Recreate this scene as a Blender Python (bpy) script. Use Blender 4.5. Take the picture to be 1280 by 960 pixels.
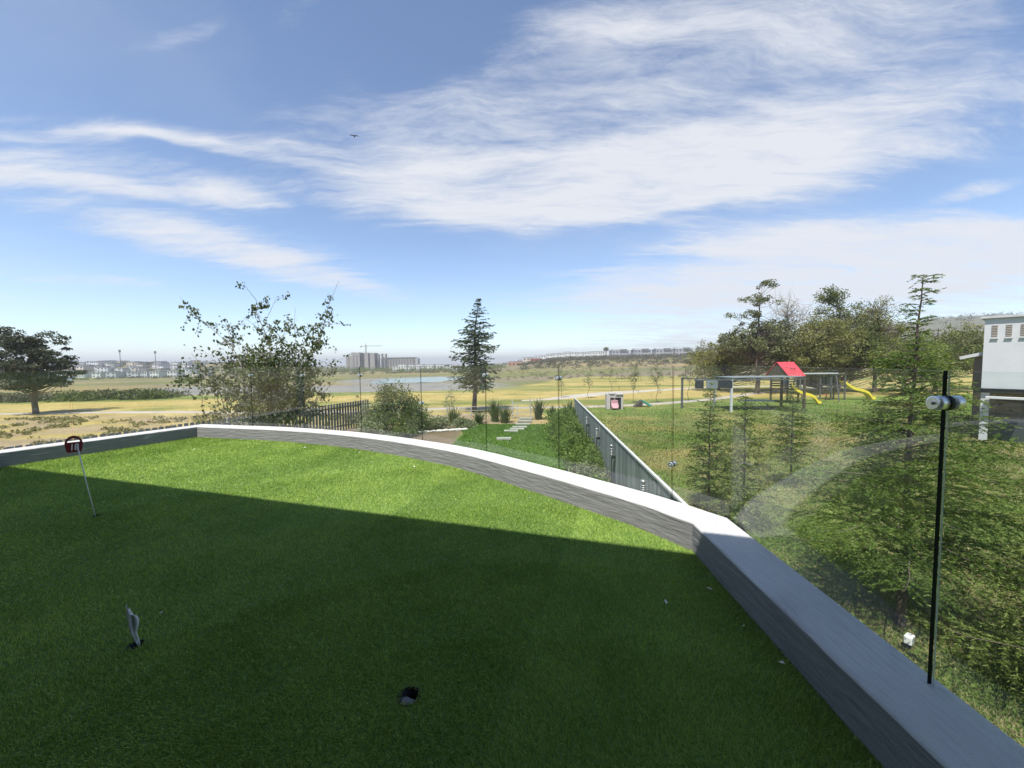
import bpy, bmesh, math, random
import numpy as np
from mathutils import Vector, Matrix
from mathutils.geometry import tessellate_polygon
for o in list(bpy.data.objects): bpy.data.objects.remove(o)
S = bpy.context.scene
COL = S.collection
PI = math.pi

# ------------------------------------------------------------ camera
PITCH, ROLL, EYE = math.radians(3.3), math.radians(0.7), 1.7
fw = Vector((0, math.cos(PITCH), -math.sin(PITCH))); r0 = Vector((1, 0, 0)); u0 = r0.cross(fw)
rt = r0*math.cos(ROLL) - u0*math.sin(ROLL); up = u0*math.cos(ROLL) + r0*math.sin(ROLL)
cd = bpy.data.cameras.new('camera'); cam = bpy.data.objects.new('camera', cd); COL.objects.link(cam)
cd.sensor_fit = 'HORIZONTAL'; cd.sensor_width = 36; cd.lens = 485/1280*36
cd.clip_start = .02; cd.clip_end = 9000
cam.matrix_world = Matrix(((rt.x, up.x, -fw.x, 0), (rt.y, up.y, -fw.y, 0), (rt.z, up.z, -fw.z, EYE), (0, 0, 0, 1)))
S.camera = cam

# ------------------------------------------------------------ sun, sky, exposure
SUN_EL = math.radians(63); SUNH = Vector((-.45, -.893, 0))
SUNV = SUNH*math.cos(SUN_EL) + Vector((0, 0, math.sin(SUN_EL)))
ld = bpy.data.lights.new('sun', 'SUN'); ld.energy = 3.9; ld.angle = math.radians(.55); ld.color = (1, .955, .88)
sun = bpy.data.objects.new('sun', ld); COL.objects.link(sun)
sun.rotation_euler = (-SUNV).to_track_quat('-Z', 'Y').to_euler()
S.view_settings.view_transform = 'Standard'; S.view_settings.look = 'None'
S.view_settings.exposure = .98; S.view_settings.gamma = 1; S.view_settings.use_curve_mapping = False
try:
    S.cycles.transparent_max_bounces = 32; S.cycles.max_bounces = 6; S.cycles.diffuse_bounces = 3; S.cycles.glossy_bounces = 3; S.cycles.volume_bounces = 0
except Exception: pass

def nd(nt, t, **k):
    n = nt.nodes.new(t)
    for a, v in k.items():
        if a.startswith('i_'):
            key = a[2:]; key = int(key) if key.isdigit() else key.replace('_', ' ')
            n.inputs[key].default_value = v
        else: setattr(n, a, v)
    return n
def lk(nt, a, b): nt.links.new(a, b)
def mth(nt, op, a, b=None, clamp=False):
    n = nt.nodes.new('ShaderNodeMath'); n.operation = op; n.use_clamp = clamp
    for i, v in enumerate((a, b)):
        if v is None: continue
        if isinstance(v, (int, float)): n.inputs[i].default_value = v
        else: nt.links.new(v, n.inputs[i])
    return n.outputs[0]
def mixc(nt, f, a, b, mode='MIX'):
    n = nt.nodes.new('ShaderNodeMix'); n.data_type = 'RGBA'; n.blend_type = mode
    for i, v in ((0, f), (6, a), (7, b)):
        if isinstance(v, (int, float)): n.inputs[i].default_value = v
        elif isinstance(v, tuple): n.inputs[i].default_value = (*v[:3], 1)
        else: nt.links.new(v, n.inputs[i])
    return n.outputs[2]

W = bpy.data.worlds.new('World'); S.world = W; W.use_nodes = True
nt = W.node_tree; nt.nodes.clear()
sky = nd(nt, 'ShaderNodeTexSky', sky_type='NISHITA', sun_disc=False)
sky.sun_elevation = SUN_EL; sky.sun_rotation = math.atan2(SUNH.x, SUNH.y)
sky.altitude = 1900; sky.air_density = 1.0; sky.dust_density = .5; sky.ozone_density = 1.3
bg = nd(nt, 'ShaderNodeBackground', i_Strength=.106)
lk(nt, mixc(nt, 1, sky.outputs[0], (1.0, 1.0, 1.0), 'MULTIPLY'), bg.inputs[0])
# thin high cloud: streaks laid out on a flat layer overhead (u, v = direction / height)
tc = nd(nt, 'ShaderNodeTexCoord'); sp = nd(nt, 'ShaderNodeSeparateXYZ'); lk(nt, tc.outputs['Generated'], sp.inputs[0])
zz = mth(nt, 'ADD', mth(nt, 'MAXIMUM', sp.outputs[2], 0.0), .1)
cv = nd(nt, 'ShaderNodeCombineXYZ'); lk(nt, mth(nt, 'DIVIDE', sp.outputs[0], zz), cv.inputs[0]); lk(nt, mth(nt, 'DIVIDE', sp.outputs[1], zz), cv.inputs[1])
def noise(nt, vec, scale, detail=4, rough=.55, dist=0., loc=(0, 0, 0), scl=(1, 1, 1), rot=0):
    m = nd(nt, 'ShaderNodeMapping'); m.inputs[1].default_value = loc; m.inputs[2].default_value = (0, 0, rot); m.inputs[3].default_value = scl
    lk(nt, vec, m.inputs[0])
    n = nd(nt, 'ShaderNodeTexNoise', i_Scale=scale, i_Detail=detail, i_Roughness=rough, i_Distortion=dist)
    lk(nt, m.outputs[0], n.inputs['Vector']); return n
warp = noise(nt, cv.outputs[0], 1.3, 4)
wv = nd(nt, 'ShaderNodeVectorMath', operation='SUBTRACT'); lk(nt, warp.outputs['Color'], wv.inputs[0]); wv.inputs[1].default_value = (.5, .5, .5)
ws = nd(nt, 'ShaderNodeVectorMath', operation='SCALE'); lk(nt, wv.outputs[0], ws.inputs[0]); ws.inputs['Scale'].default_value = .30
wa = nd(nt, 'ShaderNodeVectorMath', operation='ADD'); lk(nt, cv.outputs[0], wa.inputs[0]); lk(nt, ws.outputs[0], wa.inputs[1])
STREAKS = [(0.249, 1.710, 0.101, 1.138, 0.446, 0.75), (0.787, 1.745, -0.364, 1.178, 0.334, 0.85), (-0.093, 1.993, 0.113, 0.833, 0.438, 0.60), (0.704, 1.154, -0.147, 0.783, 0.224, 0.40), (0.702, 1.014, -0.148, 0.597, 0.156, 0.42), (1.168, 1.289, -0.227, 0.475, 0.136, 0.25), (-1.239, 1.347, 0.343, 0.512, 0.073, 0.50), (-1.504, 1.342, 0.194, 0.317, 0.050, 0.40), (-1.077, 1.476, 0.517, 0.415, 0.056, 0.40), (-1.790, 1.617, 0.430, 0.309, 0.100, 0.40), (-1.522, 1.634, 0.632, 0.509, 0.254, 0.48), (-1.603, 2.666, 1.142, 1.469, 0.301, 0.62), (-1.582, 2.594, 1.005, 0.893, 0.572, 0.36), (-2.892, 2.742, 0.580, 0.452, 0.200, 0.50), (1.880, 3.219, -0.348, 2.103, 0.887, 0.70), (1.896, 2.267, -0.166, 1.069, 0.303, 0.80), (3.094, 4.628, -0.472, 2.557, 2.005, 0.80), (4.114, 7.085, -0.267, 4.748, 1.274, 0.60), (2.029, 1.716, -0.737, 0.153, 0.095, 0.60), (-0.501, 0.985, -0.418, 0.108, 0.030, 0.40), (-0.848, 0.994, -0.234, 0.169, 0.030, 0.35), (0.145, 1.081, -0.142, 0.266, 0.076, 0.30), (-3.838, 2.996, 0.617, 0.129, 0.197, 0.30), (-1.242, 1.823, 0.671, 0.247, 0.113, 0.40), (2.462, 2.659, -0.162, 1.041, 0.794, 0.50)]
acc = None
for (cx, cy, a, hl, hw, wgt) in STREAKS:
    m = nd(nt, 'ShaderNodeMapping', vector_type='TEXTURE'); m.inputs[1].default_value = (cx, cy, 0); m.inputs[2].default_value = (0, 0, a); m.inputs[3].default_value = (hl, hw, 1)
    lk(nt, wa.outputs[0], m.inputs[0])
    ln = nd(nt, 'ShaderNodeVectorMath', operation='LENGTH'); lk(nt, m.outputs[0], ln.inputs[0])
    mr = nd(nt, 'ShaderNodeMapRange', interpolation_type='SMOOTHSTEP'); mr.inputs[1].default_value = 1.45; mr.inputs[2].default_value = .40; mr.inputs[3].default_value = 0; mr.inputs[4].default_value = wgt
    lk(nt, ln.outputs['Value'], mr.inputs[0])
    acc = mr.outputs[0] if acc is None else mth(nt, 'ADD', acc, mr.outputs[0])
fib = noise(nt, wa.outputs[0], 2.0, 12, .70, .25, rot=-.22, scl=(.55, 2.2, 1))
fin = noise(nt, wa.outputs[0], 5.5, 12, .72, .5, loc=(2, 7, 0), rot=.12, scl=(.5, 1.9, 1))
big = noise(nt, wa.outputs[0], .55, 5, .6, .3, loc=(3.1, .4, 0))
tex = mth(nt, 'ADD', mth(nt, 'MULTIPLY', fib.outputs[0], .65), mth(nt, 'MULTIPLY', fin.outputs[0], .35))
body = mth(nt, 'ADD', mth(nt, 'MINIMUM', acc, 1.15), mth(nt, 'MULTIPLY', mth(nt, 'SUBTRACT', tex, .5), 3.3))
c1m = nd(nt, 'ShaderNodeMapRange', interpolation_type='SMOOTHSTEP'); c1m.inputs[1].default_value = .12; c1m.inputs[2].default_value = 1.35; c1m.inputs[3].default_value = 0; c1m.inputs[4].default_value = .95
lk(nt, body, c1m.inputs[0]); c1 = mth(nt, 'MULTIPLY', c1m.outputs[0], mth(nt, 'MULTIPLY', acc, 3., True))
veil = mth(nt, 'MULTIPLY', mth(nt, 'SUBTRACT', big.outputs[0], .47, True), 1.1)
veil = mth(nt, 'MULTIPLY', veil, fib.outputs[0])
dens = mth(nt, 'MINIMUM', mth(nt, 'ADD', c1, veil, True), .93)
cb = nd(nt, 'ShaderNodeBackground', i_Strength=1); cb.inputs[0].default_value = (.43, .44, .465, 1)
mx = nd(nt, 'ShaderNodeMixShader'); lk(nt, dens, mx.inputs[0]); lk(nt, bg.outputs[0], mx.inputs[1]); lk(nt, cb.outputs[0], mx.inputs[2])
W.cycles.sampling_method = 'MANUAL'; W.cycles.sample_map_resolution = 512
wo = nd(nt, 'ShaderNodeOutputWorld'); lk(nt, mx.outputs[0], wo.inputs[0])

# ------------------------------------------------------------ helpers
def tag(o, label=None, cat=None, group=None, kind=None):
    for k, v in (('label', label), ('category', cat), ('group', group), ('kind', kind)):
        if v: o[k] = v
    return o
def empty(name, loc, rz=0, label=None, cat=None, group=None):
    o = bpy.data.objects.new(name, None); COL.objects.link(o); o.location = loc; o.rotation_euler = (0, 0, rz)
    o.empty_display_size = .2
    return tag(o, label, cat, group)
def link(name, me, parent=None, loc=None, rz=0):
    o = bpy.data.objects.new(name, me); COL.objects.link(o)
    if parent: o.parent = parent
    if loc is not None: o.location = loc
    if rz: o.rotation_euler = (0, 0, rz)
    return o
def copy_tree(o, parent=None):
    c = o.copy(); COL.objects.link(c); c.parent = parent
    for ch in list(o.children): copy_tree(ch, c)
    return c
def npmesh(name, V, F, mat, smooth=False):
    V = np.asarray(V, np.float32).reshape(-1, 3); F = np.asarray(F, np.int32); m, k = F.shape
    me = bpy.data.meshes.new(name); me.vertices.add(len(V)); me.vertices.foreach_set('co', V.ravel())
    me.loops.add(m*k); me.loops.foreach_set('vertex_index', F.ravel())
    me.polygons.add(m); me.polygons.foreach_set('loop_start', np.arange(0, m*k, k, dtype=np.int32)); me.polygons.foreach_set('loop_total', np.full(m, k, np.int32))
    if smooth: me.polygons.foreach_set('use_smooth', np.ones(m, bool))
    me.materials.append(mat); me.update(calc_edges=True); me.validate()
    return me
class MB:
    def __init__(s): s.v, s.f, s.m = [], [], []
    def poly(s, pts, faces, mi=0):
        o = len(s.v); s.v += [tuple(p) for p in pts]; s.f += [tuple(i+o for i in f) for f in faces]; s.m += [mi]*len(faces); return s
    def box(s, c, d, rz=0, rx=0, ry=0, mi=0):
        R = Matrix.Rotation(rz, 3, 'Z') @ Matrix.Rotation(ry, 3, 'Y') @ Matrix.Rotation(rx, 3, 'X'); c = Vector(c); P = []
        for k in (-.5, .5):
            for j in (-.5, .5):
                for i in (-.5, .5): P.append(c + R @ Vector((i*d[0], j*d[1], k*d[2])))
        return s.poly(P, [(0, 2, 3, 1), (4, 5, 7, 6), (0, 1, 5, 4), (2, 6, 7, 3), (0, 4, 6, 2), (1, 3, 7, 5)], mi)
    def tube(s, pts, r, n=6, mi=0, cap=True):
        pts = [Vector(p) for p in pts]; k = len(pts); rs = r if hasattr(r, '__len__') else [r]*k
        o = len(s.v); a = None
        for i, p in enumerate(pts):
            t = (pts[min(i+1, k-1)] - pts[max(i-1, 0)]).normalized()
            if a is None: a = t.cross(Vector((0, 0, 1)) if abs(t.z) < .9 else Vector((1, 0, 0))).normalized()
            a = (a - t*a.dot(t)).normalized(); b = t.cross(a)
            for q in range(n):
                w = 2*PI*q/n; s.v.append(tuple(p + (a*math.cos(w) + b*math.sin(w))*rs[i]))
        for i in range(k-1):
            for q in range(n):
                s.f.append((o+i*n+q, o+i*n+(q+1) % n, o+(i+1)*n+(q+1) % n, o+(i+1)*n+q)); s.m.append(mi)
        if cap:
            s.f.append(tuple(o+q for q in reversed(range(n)))); s.m.append(mi)
            s.f.append(tuple(o+(k-1)*n+q for q in range(n))); s.m.append(mi)
        return s
    def lathe(s, c, prof, n=20, mi=0):
        o = len(s.v)
        for (r, z) in prof:
            for q in range(n): s.v.append((c[0]+r*math.cos(2*PI*q/n), c[1]+r*math.sin(2*PI*q/n), c[2]+z))
        for i in range(len(prof)-1):
            for q in range(n): s.f.append((o+i*n+q, o+i*n+(q+1) % n, o+(i+1)*n+(q+1) % n, o+(i+1)*n+q)); s.m.append(mi)
        return s
    def mesh(s, name, mats, smooth=False, bevel=0):
        me = bpy.data.meshes.new(name); me.from_pydata(s.v, [], s.f)
        for m in (mats if isinstance(mats, (list, tuple)) else [mats]): me.materials.append(m)
        me.polygons.foreach_set('material_index', s.m)
        if bevel:
            b = bmesh.new(); b.from_mesh(me); bmesh.ops.bevel(b, geom=list(b.edges), offset=bevel, segments=1, affect='EDGES'); b.to_mesh(me); b.free()
        if smooth: me.polygons.foreach_set('use_smooth', [True]*len(me.polygons))
        me.update(); return me
    def obj(s, name, mats, parent=None, loc=None, rz=0, smooth=False, bevel=0):
        return link(name, s.mesh(name, mats, smooth, bevel), parent, loc, rz)

def mat(name, c1, c2=None, scale=8., rough=.7, bump=0., bscale=None, detail=5, metal=0., spec=.3, stretch=(1, 1, 1), coord='Object', rnd=0., contrast=.25):
    m = bpy.data.materials.new(name); m.use_nodes = True; nt = m.node_tree
    b = nt.nodes['Principled BSDF']; b.inputs['Roughness'].default_value = rough; b.inputs['Metallic'].default_value = metal; b.inputs['Specular IOR Level'].default_value = spec
    tc = nd(nt, 'ShaderNodeTexCoord')
    if coord == 'World':
        g = nd(nt, 'ShaderNodeNewGeometry'); vec = g.outputs['Position']
    else: vec = tc.outputs[coord]
    c2 = c2 or tuple(x*.8 for x in c1)
    n = noise(nt, vec, scale, detail, scl=stretch)
    mr = nd(nt, 'ShaderNodeMapRange', i_1=.5-contrast, i_2=.5+contrast); lk(nt, n.outputs[0], mr.inputs[0])
    col = mixc(nt, mr.outputs[0], c2, c1)
    if rnd:
        oi = nd(nt, 'ShaderNodeObjectInfo'); hv = nd(nt, 'ShaderNodeHueSaturation')
        lk(nt, mth(nt, 'ADD', mth(nt, 'MULTIPLY', oi.outputs['Random'], 2*rnd), 1-rnd), hv.inputs['Value']); lk(nt, col, hv.inputs['Color']); col = hv.outputs[0]
    lk(nt, col, b.inputs['Base Color'])
    if bump:
        n2 = noise(nt, vec, bscale or scale*3, 6, .6, scl=stretch)
        bp = nd(nt, 'ShaderNodeBump', i_Strength=1., i_Distance=bump); lk(nt, n2.outputs[0], bp.inputs['Height']); lk(nt, bp.outputs[0], b.inputs['Normal'])
    return m
def leafmat(name, c1, c2, trans=.3, rough=.55, var=.35):
    m = bpy.data.materials.new(name); m.use_nodes = True; nt = m.node_tree
    b = nt.nodes['Principled BSDF']; b.inputs['Roughness'].default_value = rough; b.inputs['Specular IOR Level'].default_value = .25
    g = nd(nt, 'ShaderNodeNewGeometry'); n = noise(nt, g.outputs['Position'], 1.1, 2)
    f = mth(nt, 'ADD', mth(nt, 'MULTIPLY', g.outputs['Random Per Island'], .75), mth(nt, 'MULTIPLY', mth(nt, 'SUBTRACT', n.outputs[0], .4), 1.0), True)
    col = mixc(nt, f, c1, c2)
    lk(nt, col, b.inputs['Base Color'])
    t = nd(nt, 'ShaderNodeBsdfTranslucent'); lk(nt, mixc(nt, 1, col, (1.25, 1.2, .6), 'MULTIPLY'), t.inputs[0])
    mx = nd(nt, 'ShaderNodeMixShader', i_0=trans); lk(nt, b.outputs[0], mx.inputs[1]); lk(nt, t.outputs[0], mx.inputs[2])
    lk(nt, mx.outputs[0], nt.nodes['Material Output'].inputs[0]); return m
def glassmat(name, tint, k=1.):
    m = bpy.data.materials.new(name); m.use_nodes = True; nt = m.node_tree; nt.nodes.remove(nt.nodes['Principled BSDF'])
    g = nd(nt, 'ShaderNodeNewGeometry'); d = nd(nt, 'ShaderNodeVectorMath', operation='DOT_PRODUCT'); lk(nt, g.outputs['Normal'], d.inputs[0]); lk(nt, g.outputs['Incoming'], d.inputs[1])
    c = mth(nt, 'SUBTRACT', 1, mth(nt, 'ABSOLUTE', d.outputs['Value']))
    f = mth(nt, 'MULTIPLY', mth(nt, 'ADD', mth(nt, 'MULTIPLY', mth(nt, 'POWER', c, 5), .96), .042), k, True)
    t = nd(nt, 'ShaderNodeBsdfTransparent'); t.inputs[0].default_value = (*tint, 1)
    gl = nd(nt, 'ShaderNodeBsdfGlossy', i_Roughness=0.); gl.inputs[0].default_value = (1, 1, 1, 1)
    mx = nd(nt, 'ShaderNodeMixShader'); lk(nt, f, mx.inputs[0]); lk(nt, t.outputs[0], mx.inputs[1]); lk(nt, gl.outputs[0], mx.inputs[2])
    dn = noise(nt, g.outputs['Position'], 2.3, 6, .7); df = nd(nt, 'ShaderNodeBsdfDiffuse'); df.inputs[0].default_value = (.6, .6, .58, 1)
    dm = nd(nt, 'ShaderNodeMapRange', i_1=.42, i_2=.8, i_3=.004, i_4=.035); lk(nt, dn.outputs[0], dm.inputs[0])
    m2 = nd(nt, 'ShaderNodeMixShader'); lk(nt, dm.outputs[0], m2.inputs[0]); lk(nt, mx.outputs[0], m2.inputs[1]); lk(nt, df.outputs[0], m2.inputs[2])
    lk(nt, m2.outputs[0], nt.nodes['Material Output'].inputs[0]); return m

def vnoise(x, y, seed=0):
    xi = np.floor(x).astype(np.int64); yi = np.floor(y).astype(np.int64); fx = x-xi; fy = y-yi
    fx = fx*fx*(3-2*fx); fy = fy*fy*(3-2*fy)
    def h(a, b):
        n = (a*374761393 + b*668265263 + seed*1274126177) & 0xffffffff
        n = ((n ^ (n >> 13))*1103515245) & 0xffffffff
        return ((n ^ (n >> 16)) & 0xffff)/65535.
    return (h(xi, yi)*(1-fx)+h(xi+1, yi)*fx)*(1-fy) + (h(xi, yi+1)*(1-fx)+h(xi+1, yi+1)*fx)*fy
def fbm(x, y, seed=0, o=4):
    s = 0.; a = .5; t = 0.
    for i in range(o): s = s + a*vnoise(x*2**i, y*2**i, seed+i*17); t += a; a *= .5
    return s/t
def sst(x, a, b):
    t = np.clip((x-a)/(b-a), 0, 1); return t*t*(3-2*t)
def catmull(P, n=10):
    P = [np.array(p, float) for p in P]; P = [2*P[0]-P[1]] + P + [2*P[-1]-P[-2]]; o = []
    for i in range(1, len(P)-2):
        a, b, c, d = P[i-1:i+3]
        for k in range(n):
            t = k/n; o.append(.5*((2*b)+(c-a)*t+(2*a-5*b+4*c-d)*t*t+(3*b-a-3*c+d)*t**3))
    o.append(P[-2]); return np.array(o)
def offset(P, d):
    t = np.gradient(P, axis=0); t /= np.linalg.norm(t, axis=1)[:, None]; return P + np.c_[-t[:, 1], t[:, 0]]*d
def inpoly(x, y, P):
    r = np.zeros(len(x), bool); n = len(P)
    for i in range(n):
        x1, y1 = P[i]; x2, y2 = P[(i+1) % n]
        c = (y1 > y) != (y2 > y)
        r ^= c & (x < (x2-x1)*(y-y1)/(y2-y1+1e-12) + x1)
    return r

# ------------------------------------------------------------ terrain
GZ = -3.
POND = (-32., 136., 13.5, 25., -4.2)
def terrain(x, y):
    x = np.asarray(x, float); y = np.asarray(y, float)
    r = np.hypot(x, y); az = np.arctan2(x, np.maximum(y, 1e-6))
    zl = GZ - .0112*np.clip(r-60, 0, 420) - .004*np.clip(r-480, 0, 3000)
    zr = GZ - .008*np.clip(r-60, 0, 90) + .031*np.clip(r-150, 0, 300) + .002*np.clip(r-450, 0, 2500)
    w = sst(az, -.10, .16)
    z = zl*(1-w) + zr*w
    z += 40*np.exp(-(((x-520)/170)**2 + ((y-440)/170)**2))
    z += 11*sst(r, 385, 540)*sst(-az, .42, .58)
    z += (fbm(x/60, y/60, 5)-.5)*1.6*sst(r, 60, 160) + (fbm(x/14, y/14, 9)-.5)*.35*sst(r, 34, 60)
    e = np.hypot((x-POND[0])/POND[2], (y-POND[1])/POND[3]); k = 1-sst(e, .95, 1.5)
    z = z*(1-k) + (POND[4]-.12)*k
    # garden mound
    z += .35*np.exp(-(((x+1.2)/2.6)**2 + ((y-23.5)/3)**2))
    return z
def tz(x, y): return float(terrain(np.array([x]), np.array([y]))[0])

GARDEN = [(-17.9, 12.6), (-10.95, 29.85), (4.55, 28.4), (3.05, 5.), (-1, 5.5), (-8, 10)]
gold = np.array((.36, .275, .10)); green = np.array((.14, .165, .045)); brown = np.array((.25, .185, .115)); grey = np.array((.205, .195, .185))
lawn = np.array((.095, .17, .028)); dry = np.array((.27, .225, .075)); scrub = np.array((.19, .155, .105)); lawn2 = np.array((.11, .16, .035))
def gcol(x, y):
    r = np.hypot(x, y)
    wob = (fbm(x/22, y/22, 31)-.5)
    D = y*(1+.22*wob) - .10*np.abs(np.minimum(x+20, 0))*0
    n1 = fbm(x/26, y/5.5, 3); n2 = fbm(x/9, y/9, 7); n3 = fbm(x/3.2, y/2.4, 11); n4 = fbm(x/45, y/16, 21)
    def mix(a, b, t): t = np.clip(t, 0, 1)[:, None]; return a*(1-t)+b*t
    st = mix(np.tile(gold, (len(x), 1)), green, sst(n1*.75+n3*.25, .42, .62)*.9)
    rough = mix(np.tile(brown*1.15, (len(x), 1)), gold*.95, sst(n3*.6+n2*.4, .38, .62))
    rough = mix(rough, green, sst(n4, .56, .66)*.8)
    c = rough.copy()
    c = mix(c, st, sst(D, 35.5, 38))
    c = mix(c, np.tile(gold, (len(x), 1)), sst(D, 46, 48)*(1-sst(D, 53, 55))*sst(n1, .3, .45))
    c = mix(c, np.tile(green, (len(x), 1)), sst(D, 55, 57)*(1-sst(D, 61, 66))*(1-sst(x, -30, -18))*.85)
    # dry lake bed
    lake = sst(D, 63, 66)*(1-sst(D, 93, 100))*sst(x, -95, -80)*(1-sst(x, -8, 4))
    lake = np.maximum(lake, 1-sst(np.hypot((x-POND[0])/(POND[2]*1.9), (y-POND[1])/(POND[3]*1.3)), .9, 1.1))
    far = mix(np.tile(scrub, (len(x), 1)), gold*.75, sst(n4, .5, .62)*.6)
    far = mix(far, green*.85, sst(fbm(x/70, y/16, 41), .48, .62)*.65)
    start = 66+62*sst(x, -6, 30)
    c = mix(c, far, sst(D, start, start+12))
    c = mix(c, np.tile(np.array((.13, .13, .10)), (len(x), 1)), sst(x, 230, 300))
    c = mix(c, np.tile(grey, (len(x), 1))*(.85+.3*n3[:, None]), lake)
    # park lawn beside the playground
    edge = 38.6+.22*(x-8)
    pk = (1-sst(y, edge-.3, edge+.3))*sst(x, 2.5, 3.2)
    pl = mix(np.tile(lawn2, (len(x), 1)), dry, sst(n2*.55+n3*.45+.10*np.exp(-((y-22)/5)**2)+.06*(1-sst(y, 8, 14)), .50, .68)*.9)
    pl = mix(pl, np.tile(lawn, (len(x), 1)), sst(y, 28, 36)*.35*sst(n2, .35, .6))
    c = mix(c, pl, pk)
    ig = inpoly(x, y, GARDEN).astype(float)
    gl = mix(np.tile(lawn, (len(x), 1)), dry*.9, sst(n3*.5+n2*.5, .60, .75)*.8 + .75*np.exp(-(((x+2.6)/1.6)**2+((y-24.6)/.8)**2)))
    bed = sst(-x, 3.1, 3.5)*sst(y, 10, 14)
    gl = mix(gl, brown*.55, bed)
    c = mix(c, gl, ig)
    return np.clip(c*(.9+.2*fbm(x/1.1, y/1.1, 55)[:, None]), 0, 1)
def gmat():
    m = bpy.data.materials.new('ground'); m.use_nodes = True; nt = m.node_tree; b = nt.nodes['Principled BSDF']; b.inputs['Roughness'].default_value = .95; b.inputs['Specular IOR Level'].default_value = .1
    a = nd(nt, 'ShaderNodeAttribute', attribute_name='soil'); g = nd(nt, 'ShaderNodeNewGeometry')
    n = noise(nt, g.outputs['Position'], 3.5, 8, .7); n2 = noise(nt, g.outputs['Position'], .35, 6, .65)
    k = mth(nt, 'ADD', mth(nt, 'MULTIPLY', n.outputs[0], 1.3), mth(nt, 'MULTIPLY', n2.outputs[0], .9)); k = mth(nt, 'SUBTRACT', k, .08)
    cc = nd(nt, 'ShaderNodeCombineColor'); [lk(nt, k, cc.inputs[i]) for i in range(3)]
    lk(nt, mixc(nt, 1, a.outputs['Color'], cc.outputs[0], 'MULTIPLY'), b.inputs['Base Color'])
    bp = nd(nt, 'ShaderNodeBump', i_Strength=.8, i_Distance=.06); lk(nt, n.outputs[0], bp.inputs['Height']); lk(nt, bp.outputs[0], b.inputs['Normal'])
    return m
ang = np.r_[np.linspace(-78, 78, 640), np.linspace(80, 280, 60)]*PI/180
rad = np.r_[.4, 2.0, np.geomspace(3.2, 700, 330), np.geomspace(720, 7500, 26)]
A, R = np.meshgrid(ang, rad); gx = (R*np.sin(A)).ravel(); gy = (R*np.cos(A)).ravel(); gz_ = terrain(gx, gy)
na, nr = len(ang), len(rad); I = np.arange(nr*na).reshape(nr, na); J = np.roll(I, -1, 1)
F = np.stack([I[:-1], J[:-1], J[1:], I[1:]], -1).reshape(-1, 4)[:, ::-1]
gme = npmesh('ground', np.c_[gx, gy, gz_], F, gmat(), True)
ca = gme.color_attributes.new('soil', 'FLOAT_COLOR', 'POINT'); ca.data.foreach_set('color', np.c_[gcol(gx, gy), np.ones(len(gx))].astype(np.float32).ravel())
tag(link('ground', gme), kind='structure')

def ribbon(name, pts, w, mat_, dz=.05, kind='structure', n=10):
    C = catmull(pts, n); ws = np.interp(np.linspace(0, 1, len(C)), np.linspace(0, 1, len(w)), w) if hasattr(w, '__len__') else np.full(len(C), w)
    T = np.gradient(C, axis=0); T /= np.linalg.norm(T, axis=1)[:, None]; N_ = np.c_[-T[:, 1], T[:, 0]]
    rows = [C + N_*(ws*k)[:, None] for k in (-.5, -.25, 0, .25, .5)]
    P = np.stack(rows, 1); xy = P.reshape(-1, 2); z = terrain(xy[:, 0], xy[:, 1]) + dz
    z = z.reshape(len(C), 5); z[:, 0] -= dz*1.5; z[:, 4] -= dz*1.5
    I = np.arange(len(C)*5).reshape(len(C), 5)
    F = np.stack([I[:-1, :-1], I[1:, :-1], I[1:, 1:], I[:-1, 1:]], -1).reshape(-1, 4)[:, ::-1]
    return tag(link(name, npmesh(name, np.c_[xy, z.ravel()], F, mat_, True)), kind=kind)
M_path = mat('cart_path', (.43, .37, .33), (.33, .29, .26), .8, .9, coord='World')
ribbon('cart_path', [(-80, 40.6), (-51, 39.9), (-40, 39.6), (-31, 38.5), (-24, 37.6), (-14, 38.2), (-5, 39.4), (3, 39.2), (8.4, 39.6), (14, 40.9), (18, 42.6), (24.5, 46.2), (34, 53), (60, 70)], 1.5, M_path)
ribbon('sand_path', [(1, 46.5), (5, 48.5), (9, 52), (16, 56), (24, 60.5), (36, 66), (60, 74)], [1.2, 2.6, 4.4, 4.2, 3.2, 2.6, 2], mat('sand', (.46, .40, .34), (.38, .33, .28), .6, .95, coord='World'))
# pond
th = np.linspace(0, 2*PI, 72, endpoint=False); rr = 1+.12*np.sin(2*th+1)+.07*np.sin(5*th)+.05*np.sin(9*th+2)
pm = MB(); pm.poly([(POND[0]+POND[2]*math.cos(t)*q, POND[1]+POND[3]*math.sin(t)*q, POND[4]) for t, q in zip(th, rr)], [tuple(range(72))])
M_water = mat('pond_water', (.09, .11, .11), (.07, .09, .09), .2, .12, bump=.01, bscale=3, spec=.6, coord='World')
tag(pm.obj('pond', M_water), kind='structure')

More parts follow.
